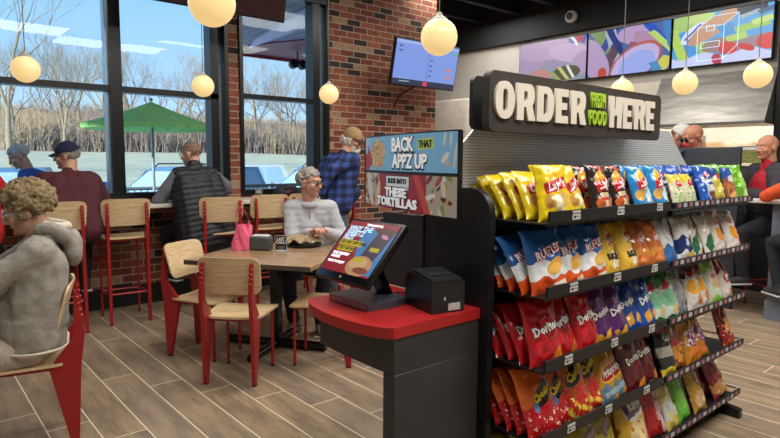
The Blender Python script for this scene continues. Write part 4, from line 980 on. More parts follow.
M_bark_l = flat('pale_bark', '9c8c74', .9, nz=.15); M_bark_d = flat('grey_bark', '86766c', .9, nz=.15)
M_bark_g = flat('tan_bark', 'a88e70', .9, nz=.15)
def tree_meshes(hh, sd, depth, spread, r0, twig=3):
    rn = random.Random(sd); tr = MB(); br = MB()
    def rec(p, d, L, r, lv):
        mb = tr if lv == 0 else br
        n = 3 if lv < 2 else 2; pts = [p]; dd = d.copy()
        for i in range(n):
            dd = (dd+V((rn.uniform(-1, 1), rn.uniform(-1, 1), rn.uniform(-.3, .6)))*.16).normalized(); pts.append(pts[-1]+dd*L/n)
        r1 = r*.62
        mb.tube(pts, [r+(r1-r)*i/n for i in range(n+1)], 5 if lv < 2 else 3, cap=False)
        if lv >= depth: return
        k = rn.choice((2, 3, 3)) if lv < depth-1 else twig
        for j in range(k):
            a = rn.uniform(0, 2*pi); sp = rn.uniform(.25, spread)
            o = dd.orthogonal().normalized(); o.rotate(Matrix.Rotation(a, 3, dd))
            nd = (dd*cos(sp)+o*sin(sp)); nd.z += .12; nd.normalize()
            base = pts[-1] if j == 0 or lv == 0 and j < 2 else pts[rn.choice((-1, -2))]
            rec(base, nd, L*rn.uniform(.62, .85), r1*rn.uniform(.7, .95), lv+1)
    rec(V((0, 0, -.3)), V((0, 0, 1)), hh*.24, r0, 0)
    return tr.mesh('trunk', 180), br.mesh('branches', 180)
TV = [tree_meshes(10, s, 6, .75, .12, 7) for s in (3, 8, 15)]
BIG = tree_meshes(14.5, 21, 8, .62, .2, 3)
def tree(x, y, z, tm_, mat, label, group, sc=1, rot=0):
    t = thing('bare_tree', label, 'tree', (x, y, z), rot, group); t.scale = (sc, sc, sc)
    for n_, me in (('trunk', tm_[0]), ('branches', tm_[1])):
        if not me.materials: me.materials.append(mat)
        o = bpy.data.objects.new(n_, me); COL.objects.link(o); o.parent = t
for i, m_ in enumerate(TV):
    for me in m_: me.materials.append((M_bark_d, M_bark_l, M_bark_g)[i])
for me in BIG: me.materials.append(M_bark_l)
tree(5.6, 41, fz(5.6, 41), BIG, None, 'big pale bare tree in the field, leftmost and tallest', 'bare trees in the field', 1.15, 1.0)
tree(8.6, 43, fz(8.6, 43), BIG, None, 'pale bare tree in the field just right of the tallest one', 'bare trees in the field', .8, 3.4)
rn = random.Random(9)
k = 0
for row_y, sp in ((74, 3.9), (82, 4.2), (92, 4.8), (104, 5.5)):
    x = row_y*.14
    while x < row_y*1.05:
        sc = rn.uniform(1.35, 1.9)
        xx, yy = x+rn.uniform(-1.5, 1.5), row_y+rn.uniform(-3, 3)
        tree(xx, yy, hz(xx, yy)-.2, TV[(k*7+k//3) % 3 if x < 36 else (2 if k % 2 else 0)], None, 'bare brown tree standing among others on the wooded hillside', 'bare trees on the wooded hillside', sc, rn.uniform(0, 6))
        x += sp*rn.uniform(.8, 1.2); k += 1
for n_, sp in (('undergrowth', 1),):
    # dense leafless undergrowth covering the slope: nobody could count its stems
    base = MB(); rr = random.Random(5)
    for i in range(9000):
        yy = 70+rr.random()**1.2*28; xx = yy*rr.uniform(.12, 1.1); z = hz(xx, yy)-.1; h_ = rr.uniform(1.4, 4.2)
        p = V((xx, yy, z)); q_ = p+V((rr.uniform(-.5, .5), rr.uniform(-.4, .4), h_))
        base.tube([p, (p+q_)/2+V((rr.uniform(-.2, .2), 0, 0)), q_], [.045, .034, .015], 3, cap=False)
        for b_ in range(3):
            m_ = p.lerp(q_, rr.uniform(.3, .85)); base.tube([m_, m_+V((rr.uniform(-.9, .9), rr.uniform(-.5, .5), rr.uniform(.3, 1.3)))], [.035, .012], 3, cap=False)
    def brushmat():
        t = NT('brush_stems'); n = t.noise(t.coord(), .12, 5, .7)
        return t.fin(t.ramp(n, [(.3, srgb('7c7072')), (.5, srgb('948478')), (.62, srgb('b09870')), (.75, srgb('8c8280'))]), .9)
    base.build('undergrowth', brushmat(), smooth=None, label='dense leafless brown undergrowth covering the hillside behind the field', cat='undergrowth', kind='stuff')

# green patio umbrella
um = thing('patio_umbrella', 'bright green patio umbrella standing outside the wide window', 'umbrella', (3.15, 9.45, 0))
def canmat():
    t = NT('green_canvas'); n = t.bsdf
    t.bsdf.inputs['Transmission Weight'].default_value = 0
    t.bsdf.inputs['Subsurface Weight'].default_value = 0
    d = t.n.new('ShaderNodeBsdfDiffuse'); tl_ = t.n.new('ShaderNodeBsdfTranslucent'); d.inputs[0].default_value = srgb('b8f090'); tl_.inputs[0].default_value = srgb('c4f8a0')
    mx = t.n.new('ShaderNodeMixShader'); mx.inputs[0].default_value = .45; t.l.new(d.outputs[0], mx.inputs[1]); t.l.new(tl_.outputs[0], mx.inputs[2])
    t.l.new(mx.outputs[0], t.n['Material Output'].inputs[0]); return t.m
M_can = canmat()
cp = MB(); nseg = 32
def cf(u, v):
    a = 2*pi*u+.2; edge = cos(pi/8)/cos((a % (pi/4))-pi/8); r = 1.02*v*edge
    sag = .03*sin(v*pi)*(1-abs(cos(4*a)))
    return (r*cos(a), r*sin(a), 2.36-.37*v-.02*sin(v*pi)-sag)
cp.grid(cf, nseg, 8)
cp.grid(lambda u, v: tuple(V(cf(u, 1))+V((0, 0, -.06*v))), nseg, 1)
cp.build('canopy', M_can, um, smooth=30)
MB().lathe([(.0, 2.36), (.02, 2.37), (.025, 2.4), (.0, 2.43)], 10).build('finial', M_white, um)
MB().tube([(0, 0, .05), (0, 0, 2.34)], .024, 10).build('pole', flat('pole_steel', 'b8c4cc', .4, .4), um)
for i in range(8):
    a = .2+i*pi/4
    MB().tube([(0, 0, 2.3), (1.0*cos(a), 1.0*sin(a), 1.965)], .008, 5).build('rib', M_strip, um)
MB().lathe([(.0, 0), (.26, 0), (.24, .05), (.05, .08), (.03, .3)], 20).build('base', M_black, um)

# patio railing
rl_ = thing('patio_railing', 'grey metal railing along the patio edge, seen below the umbrella', 'railing', (3.5, 9.95, 0))
M_rail = flat('rail_grey', '8c9aa4', .5, .3)
MB().tube([(-6, 0, 1.0), (8, 0, 1.0)], .03).tube([(-6, 0, .12), (8, 0, .12)], .02).build('rail', M_rail, rl_)
for x in range(-6, 9, 2): MB().tube([(x, 0, 0), (x, 0, 1.04)], .03).build('post', M_rail, rl_)
bb = MB()
for i in range(140): bb.box(-6+.1*i, -5.985+.1*i, -.008, .008, .12, 1.0)
bb.build('balusters', M_rail, rl_, kind='stuff')
def drape(u, v):
    x = (u-.5)*.34+.02*sin(v*9); s = abs(v-.5)*2
    return (x, (v-.5)*.16+.012*sin(u*14), 1.06-.5*s-.02*sin(u*11)*s+(.05 if s < .2 else 0))
def solid_sheet(fn, nu, nv, th):
    mb = MB(); N = (nu+1)*(nv+1); vs = []
    for k_ in (0, 1):
        for j_ in range(nv+1):
            for i_ in range(nu+1):
                p = V(fn(i_/nu, j_/nv)); vs.append(p+V((0, (1 if j_ > nv/2 else -1)*th*k_, th*k_)))
    fs = []
    for k_ in (0, 1):
        for j_ in range(nv):
            for i_ in range(nu):
                a = k_*N+j_*(nu+1)+i_; fs.append((a, a+1, a+nu+2, a+nu+1))
    return mb.add(vs, fs)
jt = solid_sheet(drape, 14, 20, .01).build('blue_jacket', flat('royal_cloth', '2a50b8', .8), None, label='royal blue jacket draped over the patio railing beside the window post', cat='jacket')
jt.location = (2.72, 9.95, 0)

# cars
def car(loc, rot, body, label, L=4.6, Wd=1.85, Hh=1.72, rack=True):
    t = thing('parked_car', label, 'car', loc, rot)
    hw = Wd/2
    prof = [(-L/2, .35), (-L/2+.02, .85), (-L/2+.15, 1.0), (L/2-1.15, 1.05), (L/2-.15, .92), (L/2, .72), (L/2, .35)]
    mb = MB(); mb.prism(prof, -hw, hw, 'y'); bm = bmesh.new(); me = mb.mesh('b'); bm.from_mesh(me)
    bmesh.ops.bevel(bm, geom=list(bm.edges), offset=.07, segments=3, profile=.6, affect='EDGES', clamp_overlap=True); bm.to_mesh(me); bm.free()
    me.shade_smooth(); me.set_sharp_from_angle(angle=R(40)); mk('body', me, body, t)
    z0, z1 = .98, Hh-.06
    A = [(-L/2+.1, z0), (-L/2+.35, z1), (L/2-2.1, z1), (L/2-1.2, z0)]
    vs = [];
    for s in (-1, 1):
        for i, (x, z) in enumerate(A): vs.append((x, s*(hw-.05 if z < 1.1 else hw-.22), z))
    cb = MB().add(vs, [(0, 1, 2, 3), (7, 6, 5, 4), (0, 4, 5, 1), (1, 5, 6, 2), (2, 6, 7, 3), (3, 7, 4, 0)])
    cb.build('cabin', body, t)
    gm = flat('car_glass', 'a8c8e0', .1, .0)  # pale blue base colour stands in for sky reflected in the windows
    def on(s, x, z):
        f = (z-z0)/(z1-z0); return (x, s*(hw-.05-.17*f+.008), z)
    for s in (-1, 1):
        for xa, xb, xc, xd in ((-L/2+.35, -.75, -.75, -L/2+.5), (-.68, .28, .28, -.68), (.35, L/2-1.45, L/2-2.15, .35)):
            q4 = [on(s, xa, z0+.06), on(s, xb, z0+.06), on(s, xc, z1-.08), on(s, xd, z1-.08)]
            q5 = [(x, y-s*.02, z) for x, y, z in q4]
            MB().add(q4+q5, [(0, 1, 2, 3), (4, 5, 6, 7), (0, 1, 5, 4), (1, 2, 6, 5), (2, 3, 7, 6), (3, 0, 4, 7)]).build('side_window', gm, t)
    def slab(pts, dx, name):
        q5 = [(x+dx, y, z+.005) for x, y, z in pts]
        MB().add(q5+pts, [(0, 1, 2, 3), (4, 5, 6, 7), (0, 1, 5, 4), (1, 2, 6, 5), (2, 3, 7, 6), (3, 0, 4, 7)]).build(name, gm, t)
    slab([(L/2-1.26, -hw+.12, z0+.05), (L/2-1.26, hw-.12, z0+.05), (L/2-2.05, hw-.28, z1-.06), (L/2-2.05, -hw+.28, z1-.06)], .02, 'windshield')
    slab([(-L/2+.13, -hw+.12, z0+.1), (-L/2+.13, hw-.12, z0+.1), (-L/2+.33, hw-.28, z1-.08), (-L/2+.33, -hw+.28, z1-.08)], -.02, 'rear_window')
    for x in (-L/2+.85, L/2-.9):
        for s in (-1, 1):
            M_ = Matrix.Translation((x, s*(hw-.11), .34)) @ Matrix.Rotation(pi/2, 4, 'X')
            w_ = MB().lathe([(.0, -.11), (.30, -.11), (.34, -.07), (.34, .07), (.30, .11), (.0, .11)], 24, M_).build('wheel', M_black, t)
            MB().lathe([(.0, -.118), (.2, -.118), (.2, .118), (.0, .118)], 12, M_).build('hubcap', M_strip, w_)
    for s in (-1, 1):
        MB().ell((L/2-1.4, s*(hw+.08), 1.08), (.07, .11, .08), 10).build('mirror', body, t)
        MB().rbox(L/2-.12, L/2+.01, s*(hw-.32)-.17, s*(hw-.32)+.17, .68, .82, .03).build('headlight', flat('lamp_clear', 'd8e2ea', .1), t)
        if rack: MB().tube([(-1.5, s*(hw-.33), z1+.0), (-1.45, s*(hw-.33), z1+.07), (.1, s*(hw-.33), z1+.07), (.2, s*(hw-.33), z1)], .016, 6).build('roof_rail', M_black, t)
    MB().box(L/2-.0, L/2+.015, -.45, .45, .5, .66).build('grille', M_black, t)
    return t
car((5.1, 13.4, -.36), R(207), flat('car_silver_blue', '6c8cac', .25, .3, coat=.5), 'silver-blue car with roof rails parked behind the umbrella pole')
car((9.2, 13.8, -.36), R(188), flat('car_blue', '5684b8', .25, .3, coat=.5), 'mid-blue car with roof rails seen through the narrow window')
car((.5, 13.8, -.36), R(165), flat('car_bright_blue', '6c9cd0', .22, .3, coat=.5), 'bright blue car behind the man in the navy cap', rack=False)
car((8.9, 19.5, -.36), R(180), flat('car_white', 'd4dae0', .25, coat=.5), 'white car far back in the lot, left in the narrow window', rack=False)

# entrance canopy above the narrow window
cn = thing('entrance_canopy', 'red and grey ribbed canopy roof outside, above the narrow window', 'canopy', (9.8, 11.5, 4.2))
def ribbed():
    t = NT('ribbed_soffit'); x, y, z = t.sep(t.coord()); f = t.math('FRACT', t.math('DIVIDE', x, .22))
    return t.fin(t.ramp(f, [(0, srgb('5c5868')), (.15, srgb('8c8898')), (.85, srgb('9490a0')), (1, srgb('5c5868'))]), .6)
MB().prism([(-3.2, 2.6), (-5.75, -2.5), (4.5, -2.5), (4.5, 2.6)], 0, .12).build('soffit', ribbed(), cn)
MB().box(-3.25, 4.55, 2.6, 2.68, -.1, .16).build('fascia', flat('fascia_red', '9c2830', .5), cn)
MB().prism([(-3.15, 2.59), (.6, 2.59), (.9, 1.9), (.2, .9), (-1.2, .2), (-2.4, .0), (-3.1, 1.6)], -.03, .0).build('red_ceiling_panel', flat('panel_red', '8c3040', .5), cn)
MB().prism([(-3.0, 1.85), (-3.3, 1.0), (-3.95, -2.4), (-3.3, -2.4)], -.05, .0).build('pale_beam', flat('beam_lilac', 'd0c4dc', .5), cn)
MB().lathe([(.0, -.03), (.25, -.03), (.22, -.06), (.0, -.06)], 16, Matrix.Translation((-1.3, 1.7, 0))).build('ceiling_fitting', M_strip, cn)
MB().tube([(4.2, 2.3, -4.5), (4.2, 2.3, 0)], .09).build('column', M_white, cn)
fl = thing('floodlight', 'pair of round black floodlights hanging under the outside canopy', 'light', (8.0, 13.1, 4.2))
MB().tube([(0, 0, 0), (0, 0, -.28)], .02).tube([(-.13, 0, -.28), (.13, 0, -.28)], .02).build('bracket', M_black, fl)
for s in (-1, 1):
    MB().lathe([(.0, 0), (.1, 0), (.12, .14), (.0, .16)], 16, Matrix.Translation((s*.13, .05, -.36)) @ Matrix.Rotation(R(75), 4, 'X')).build('lamp_head', M_black, fl)
sp_ = thing('light_pole', 'thin pale light pole in the lot, seen through the narrow window', 'pole', (11.0, 17.2, -.36))
MB().tube([(0, 0, 0), (0, 0, 7)], [.06, .04]).build('pole', M_strip, sp_)
MB().lathe([(.0, 0), (.25, 0), (.25, .5), (.0, .5)], 16).build('footing', M_white, sp_)
# ================================================================ PEOPLE
def skin_mat(name, c):
    t = NT(name); n = t.noise(t.coord(), 30, 3); b = srgb(c)
    t.bsdf.inputs['Subsurface Weight'].default_value = .12; t.bsdf.inputs['Subsurface Radius'].default_value = (.02, .008, .005)
    return t.fin(t.ramp(n, [(.3, tuple(x*.86 for x in b[:3])+(1,)), (.7, b)]), .5)
def cloth_mat(name, c, rough=.9, nz=.12, sc=60):
    t = NT(name); co = t.coord(); n = t.noise(co, sc, 5, .7); b = srgb(c)
    t.bump(t.noise(co, 220, 3), .25, .002)
    return t.fin(t.ramp(n, [(.3, tuple(x*(1-nz*2) for x in b[:3])+(1,)), (.7, tuple(min(1, x*(1+nz)) for x in b[:3])+(1,))]), rough)
def plaid_mat():
    t = NT('blue_plaid'); x, y, z = t.sep(t.coord()); out = []
    h = t.math('FRACT', t.math('DIVIDE', z, .085)); a = t.math('ADD', t.math('MULTIPLY', x, .8), t.math('MULTIPLY', y, .8)); w = t.math('FRACT', t.math('DIVIDE', a, .085))
    hb = t.math('LESS_THAN', h, .5); wb = t.math('LESS_THAN', w, .5); s = t.math('ADD', hb, wb)
    c = t.ramp(t.math('DIVIDE', s, 2.0), [(0, srgb('2f4a8c')), (.4, srgb('1e2f62')), (.9, srgb('0e1630'))], 'CONSTANT')
    return t.fin(c, .9)
def ik(A, T, l1, l2, pole):
    A = V(A); T = V(T); d = T-A; L = min(d.length, (l1+l2)*.995); d.normalize(); T = A+d*L
    a = (l1*l1-l2*l2+L*L)/(2*L); h = sqrt(max(0, l1*l1-a*a)); p = V(pole); p = p-d*p.dot(d); p.normalize()
    return A+d*a+p*h, T
def hand_mb(mb, w, d, n, ts, curl=.35, s=1.0, spread=.05):
    """w wrist, d direction, n the way the palm faces, ts towards the thumb"""
    d = V(d).normalized(); n = V(n); n = (n-d*n.dot(d)).normalized(); sd = d.cross(n)
    if sd.dot(V(ts)) < 0: sd = -sd
    w = V(w); kn = []
    for i in range(4):
        off = (1.5-i); k = w+d*(.088-.004*abs(i-1))*s+sd*off*.021*s; kn.append(k)
        mb.cap(w+d*.01*s+sd*off*.013*s, k, .0145*s, .0125*s, 8)
    for i, L in enumerate((.070, .078, .073, .056)):
        p = kn[i]; dd = (d+sd*(1.5-i)*spread).normalized(); ang = 0
        for j, (fr_, r0, r1) in enumerate(((.46, .0100, .0092), (.30, .0092, .0085), (.24, .0085, .0072))):
            ang += curl*(.7, 1.2, .9)[j]+.03*i
            q_ = (dd*cos(ang)+n*sin(ang)); e = p+q_*L*fr_*s; mb.cap(p, e, r0*s, r1*s, 8); p = e
    p = w+d*.022*s+sd*.024*s+n*.004; q_ = p+(d*.55+sd*.75+n*.3).normalized()*.042*s; mb.cap(p, q_, .0145*s, .0115*s, 8)
    r_ = q_+(d*.85+sd*.35+n*.5).normalized()*.032*s; mb.cap(q_, r_, .0112*s, .0098*s, 8)
    mb.cap(r_, r_+(d*.95+sd*.05+n*.5).normalized()*.024*s, .0098*s, .0078*s, 8)

def blobs(mb, TM, c, rad, n, r, ok, seed, seg=7):
    rn_ = random.Random(seed); k = 0
    while k < n:
        d = V((rn_.gauss(0, 1), rn_.gauss(0, 1), rn_.gauss(0, 1))).normalized()
        if not ok(d): continue
        p = V(c)+V((d.x*rad[0], d.y*rad[1], d.z*rad[2])); mb.ell(TM @ p, r*rn_.uniform(.8, 1.25), seg); k += 1

def person(label, loc, rot, hp=.55, lean=5, hl=None, hr=None, fl=None, fr=None, head=(0, 0, 0), skin='d9a888', top='888888', topmat=None,
           pants='2a3040', shoe='303030', shoesole='c0c0c0', build=1.0, sc=1.0, hair=None, haircol='808080', side=0, hem=-.06, fold=.006, vox=.013,
           hand=(None, None), curl=.35, puffer=False, female=False, headfwd=.03, cat='person', sleeves=None, poleL=None, poleR=None, belly=0, handcfg=None, headup=.075, skirt=None, pamp=.011):
    t = thing('person', label, cat, loc, rot); t.scale = (sc, sc, sc)
    sk = skin_mat('skin_'+skin, skin) if 'skin_'+skin not in bpy.data.materials else bpy.data.materials['skin_'+skin]
    P = V((0, 0, hp)); u = V((sin(R(side)), sin(R(lean)), cos(R(lean))*cos(R(side)))).normalized()
    fw = V((0, cos(R(lean)), -sin(R(lean))))
    sw = .165*(.92 if female else 1)*(.5+.5*build)
    S = {-1: P+u*.455+V((-sw, .01, 0)), 1: P+u*.455+V((sw, .01, 0))}
    N = P+u*.50
    Hc = N+u*.10+V((0, headfwd, headup))
    yaw, pitch, roll = head
    HM = Matrix.Translation(Hc) @ Matrix.Rotation(R(yaw), 4, 'Z') @ Matrix.Rotation(R(-pitch), 4, 'X') @ Matrix.Rotation(R(roll), 4, 'Y')
    # limbs
    seated = hp < .9 and fl is None
    hipz = P+V((0, .02, -.03))
    fl = fl or (-.13, .42, .08); fr = fr or (.13, .42, .08)
    K_, A_ = {}, {}
    for s, ft in ((-1, fl), (1, fr)):
        hpn = hipz+V((s*.085*build, 0, 0)); K_[s], A_[s] = ik(hpn, ft, .43, .42, (s*.15, 1, .35))
    E_, W_h = {}, {}
    for s, h_, pl in ((-1, hl, poleL), (1, hr, poleR)):
        h_ = h_ or (s*.16, .36, hp+.12)
        E_[s], W_h[s] = ik(S[s], h_, .29, .255, pl or (s*.7, -.5, -.6))
    # body: one continuous skin
    b = MB()
    b.cap(P+V((-.06, 0, 0)), P+u*.4+V((-.06, 0, 0)), .085, .09).cap(P+V((.06, 0, 0)), P+u*.4+V((.06, 0, 0)), .085, .09)
    b.cap(S[-1], S[1], .05, .05).cap(P+u*.42, N+u*.06, .07, .05)
    for s in (-1, 1):
        hpn = hipz+V((s*.085*build, 0, 0))
        b.cap(hpn, K_[s], .075, .052).cap(K_[s], A_[s]+V((0, 0, .02)), .05, .036).cap(A_[s]+V((0, -.02, -.03)), A_[s]+V((s*.01, .13, -.045)), .032, .026)
        b.cap(S[s], E_[s], .045, .037).cap(E_[s], W_h[s], .037, .025)
    m1_ = remesh(b, .014, 2)
    h = MB()
    T_ = lambda x, y, z: HM @ V((x, y, z))
    rq = HM.to_3x3()
    h.ell(T_(0, -.012, .035), (.077, .096, .084), 20, rot=rq).ell(T_(0, .022, -.025), (.064, .072, .085), 18, rot=rq).ell(T_(0, .042, -.078), (.043, .046, .036), 14, rot=rq)
    h.cap(T_(0, .088, .012), T_(0, .108, -.024), .009, .0125, 8).ell(T_(.012, .096, -.028), .009, 8).ell(T_(-.012, .096, -.028), .009, 8)
    h.cap(T_(-.035, .079, .033), T_(.035, .079, .033), .011, None, 8)
    h.cap(T_(-.018, .084, -.055), T_(.018, .084, -.055), .008, None, 8).ell(T_(0, .080, -.090), (.018, .016, .014), 8, rot=rq)
    for s in (-1, 1):
        h.ell(T_(s*.078, -.008, -.008), (.010, .021, .033), 10, rot=rq).ell(T_(s*.044, .062, -.022), (.024, .024, .024), 10)
    h.cap(T_(0, -.02, -.05), N-u*.02, .056, .062, 14)
    m2_ = remesh(h, .0062, 2)
    ms = [m1_, m2_]
    for i, s in enumerate((-1, 1)):
        if hand[i] == 'none': continue
        hm = MB(); dv = (W_h[s]-E_[s]).normalized()
        cfg = (handcfg or {}).get(s, {})
        dd_ = V(cfg.get('d', tuple(dv)))
        hand_mb(hm, W_h[s], dd_, cfg.get('n', (0, 0, -1)), cfg.get('t', (-s, 0, .3)), cfg.get('curl', curl), 1.0)
        hm.cap(W_h[s]-dv*.05, W_h[s]+dd_*.01, .025, .023)
        ms.append(remesh(hm, .0045, 1))
    body = mk('body', join_meshes(ms), sk, t)
    for s in (-1, 1):
        e = MB().ell(T_(s*.030, .080, .008), .0098, 12).build('eye', flat('eye_white', 'e4ded8', .2), t, smooth=180)
        MB().ell(T_(s*.030, .0880, .008), .0042, 8).build('iris', flat('iris_dark', '2c2420', .2), e, smooth=180)
    MB().cap(T_(-.019, .0895, -.056), T_(.019, .0895, -.056), .0048, None, 8).build('lips', skin_mat('lip_'+skin, 'a8605a') if 'lip_'+skin not in bpy.data.materials else bpy.data.materials['lip_'+skin], t, smooth=180)
    # top
    c = MB(); B = build
    for s in (-1, 1):
        c.cap(P+u*(.02+hem+.06)+V((s*.07*B, 0, 0)), P+u*.38+V((s*.085*B, 0, 0)), .118*B, .112*(.5+.5*B))
        c.cap(S[s]+V((0, 0, 0)), E_[s], .068*(.5+.5*B), .056).cap(E_[s], W_h[s]-(W_h[s]-E_[s])*.02, .056, .042)
    c.cap(S[-1]+u*.0, S[1]+u*.0, .078, .078).cap(P+u*.43, N+u*.02, .085, .062)
    c.cap(P+u*.08, P+u*.36, .112*B, .115*(.5+.5*B))
    c.ell(P+u*.14+fw*.05*B, (.15*B, .10*B+belly, .14), 16)
    if female: c.ell(P+u*.32+fw*.075, (.13, .075, .085), 14)
    if skirt:
        for s in (-1, 1): c.tube([P+V((s*.07*B, 0, skirt-P.z)), P+V((s*.07*B, 0, .12))], .118*B, 20)
        c.box(-.07*B, .07*B, -.117*B, .117*B, skirt, P.z+.12)
    def fold_f(co, n):
        v_ = noise.noise(co*9+V((hp, 0, 0)))*fold+noise.noise(co*22)*fold*.45
        for s in (-1, 1):
            dd = (co-E_[s]).length
            if dd < .12: v_ += sin(dd*110+co.z*30)*fold*.7*(1-dd/.12)
        return v_
    def puff(co, n):
        q_ = (co-P).dot(u); return pamp*abs(sin(q_*pi/.052))**.6+noise.noise(co*14)*.005-pamp*.5
    if sleeves:
        c = MB(); c.cap(P+u*.1, P+u*.4, .10, .10)
        for s in (-1, 1): c.cap(S[s], E_[s], .072, .060).cap(E_[s], W_h[s]-(W_h[s]-E_[s])*.02, .060, .044)
    tm_ = topmat or (bpy.data.materials.get('cloth_'+top) or cloth_mat('cloth_'+top, top))
    if sleeves:   # vest over differently coloured sleeves
        v_ = MB()
        for s in (-1, 1): v_.cap(P+u*(hem+.02)+V((s*.085*B, 0, 0)), P+u*.38+V((s*.095*B, 0, 0)), .140*B, .135)
        v_.cap(P+u*(hem+.04), P+u*.40, .15*B, .15)
        v_.cap(S[-1]*.9+S[1]*.1, S[1]*.9+S[-1]*.1, .098, .098).cap(P+u*.43, N+u*.045, .10, .08)
        mk('vest', remesh(v_, vox, 3, puff), tm_, t)
        sl = bpy.data.materials.get('cloth_'+sleeves) or cloth_mat('cloth_'+sleeves, sleeves)
        mk('shirt', remesh(c, vox, 3, fold_f), sl, t)
    else:
        mk('jacket', remesh(c, vox, 3, puff if puffer else fold_f), tm_, t)
    # trousers
    c = MB(); c.ell(hipz+V((0, 0, .02)), (.165*B, .13*B, .12), 16)
    for s in (-1, 1):
        hpn = hipz+V((s*.085*B, 0, 0)); c.cap(hpn, K_[s], .095*(.5+.5*B), .066).cap(K_[s], A_[s]+V((0, 0, .03)), .066, .052)
    mk('trousers', remesh(c, .014, 3, lambda co, n: noise.noise(co*16)*.006), bpy.data.materials.get('cloth_'+pants) or cloth_mat('cloth_'+pants, pants), t)
    for s in (-1, 1):
        a = A_[s]; c = MB().cap(a+V((0, -.03, -.035)), a+V((s*.015, .13, -.048)), .045, .036).cap(a+V((0, -.01, .0)), a+V((0, -.01, .03)), .045)
        for v_i in range(len(c.v)): c.v[v_i] = (c.v[v_i][0], c.v[v_i][1], max(c.v[v_i][2], a.z-.079))
        sh = mk('shoe', remesh(c, .009, 1), flat('shoe_'+shoe, shoe, .7), t)
        MB().rbox(a.x-.045+s*.006, a.x+.045+s*.006, a.y-.075, a.y+.165, a.z-.08, a.z-.062, .008).build('sole', flat('sole_'+shoesole, shoesole, .7), sh)
    # hair
    hm_ = None
    if hair:
        hb = MB(); hmat = bpy.data.materials.get('hair_'+haircol) or flat('hair_'+haircol, haircol, .8, nz=.3, nscale=70, bump=.4)
        if hair == 'curly':
            hb.ell(T_(0, -.028, .045), (.093, .106, .096), 20, rot=rq)
            blobs(hb, HM, (0, -.025, .038), (.103, .118, .108), 340, .018, lambda d: not (d.y > .35 and d.z < .42) and d.z > -.55 and not (abs(d.x) > .8 and d.z < -.1 and d.y > -.2), 3)
            hm_ = mk('hair', remesh(hb, .0065, 0, lambda co, n: noise.noise(co*60)*.010), hmat, t)
        elif hair == 'shortcurl':
            hb.ell(T_(0, -.024, .042), (.081, .093, .084), 20, rot=rq)
            blobs(hb, HM, (0, -.02, .035), (.085, .1, .09), 260, .013, lambda d: not (d.y > .5 and d.z < .4) and d.z > -.5 and not (abs(d.x) > .75 and d.z < .0 and d.y > -.1), 5)
            hm_ = mk('hair', remesh(hb, .006, 2, lambda co, n: noise.noise(co*50)*.006), hmat, t)
        elif hair == 'buzz':
            blobs(hb, HM, (0, -.012, .035), (.0755, .0945, .083), 500, .008, lambda d: d.z > -.5 and not (d.y > .55 and d.z < .75) and not (abs(d.x) > .85 and d.z < -.1), 5)
            hm_ = mk('hair', remesh(hb, .005, 2), hmat, t)
        elif hair == 'fringe':
            blobs(hb, HM, (0, -.012, .03), (.077, .097, .083), 420, .008, lambda d: -.65 < d.z < .25 and d.y < .25, 5)
            hm_ = mk('hair', remesh(hb, .005, 2), hmat, t)
        elif hair == 'shaggy':
            blobs(hb, HM, (0, -.012, .01), (.086, .105, .1), 420, .013, lambda d: -.95 < d.z < -.05 and d.y < .15, 5)
            hm_ = mk('hair', remesh(hb, .0055, 0, lambda co, n: noise.noise(co*80)*.008), hmat, t)
    return dict(t=t, P=P, u=u, N=N, HM=HM, T=T_, rq=rq, S=S, E=E_, W=W_h, fw=fw)
def cap_hat(p, col, bill=True, name='cap', band=None, flip=1):
    T_, rq = p['T'], p['rq']; hm_ = bpy.data.materials.get('cloth_'+col) or cloth_mat('cloth_'+col, col)
    def dome(u_, v_):
        a = 2*pi*u_; e = v_*pi/2*1.04
        return T_(.087*sin(e)*cos(a), -.012+.104*sin(e)*sin(a), .035+.098*cos(e))
    def dome2(u_, v_):
        a = 2*pi*u_; e = v_*pi/2*1.04
        return T_(.083*sin(e)*cos(a), -.012+.1*sin(e)*sin(a), .033+.094*cos(e))
    mb = MB().grid(dome, 28, 10).grid(dome2, 28, 10)
    mb.ell(T_(0, -.012, .134), (.008, .008, .005), 8)
    c = mb.build('cap', hm_, p['t'], smooth=180)
    if bill:
        bm_ = MB()
        for th in (0, .004):
            bm_.grid(lambda u_, v_: T_((u_-.5)*.15*(1-.35*v_*v_), flip*(.078-((u_-.5)*2)**2*.05+v_*.075)+(-.024 if flip < 0 else 0), .046-th-.022*v_-((u_-.5)*2)**2*.022), 12, 6)
        bm_.build('cap_bill', cloth_mat('bill_'+col, band or col) if band else hm_, c, smooth=180)
    return c
def glasses(p, col='2a2420', r=.021, lens=None):
    T_ = p['T']; mb = MB()
    for s in (-1, 1):
        pts = [T_(s*.031+r*1.15*cos(a), .100-abs(r*cos(a))*.15, .006+r*.85*sin(a)) for a in [2*pi*i/18 for i in range(19)]]
        mb.tube(pts, .003, 5, cap=False); mb.tube([T_(s*.054, .096, .010), T_(s*.080, .06, .010), T_(s*.087, -.01, .004)], .0028, 5)
    mb.tube([T_(-.009, .101, .01), T_(.009, .101, .01)], .002, 5)
    g_ = mb.build('glasses', flat('glasses_'+col, col, .3), p['t'])
    if lens:
        for s in (-1, 1): MB().ell(T_(s*.031, .0985, .006), (r*1.08, .002, r*.8), 14, rot=p['rq']).build('lens', flat('lens_'+lens, lens, .1), g_, smooth=180)
    return g_

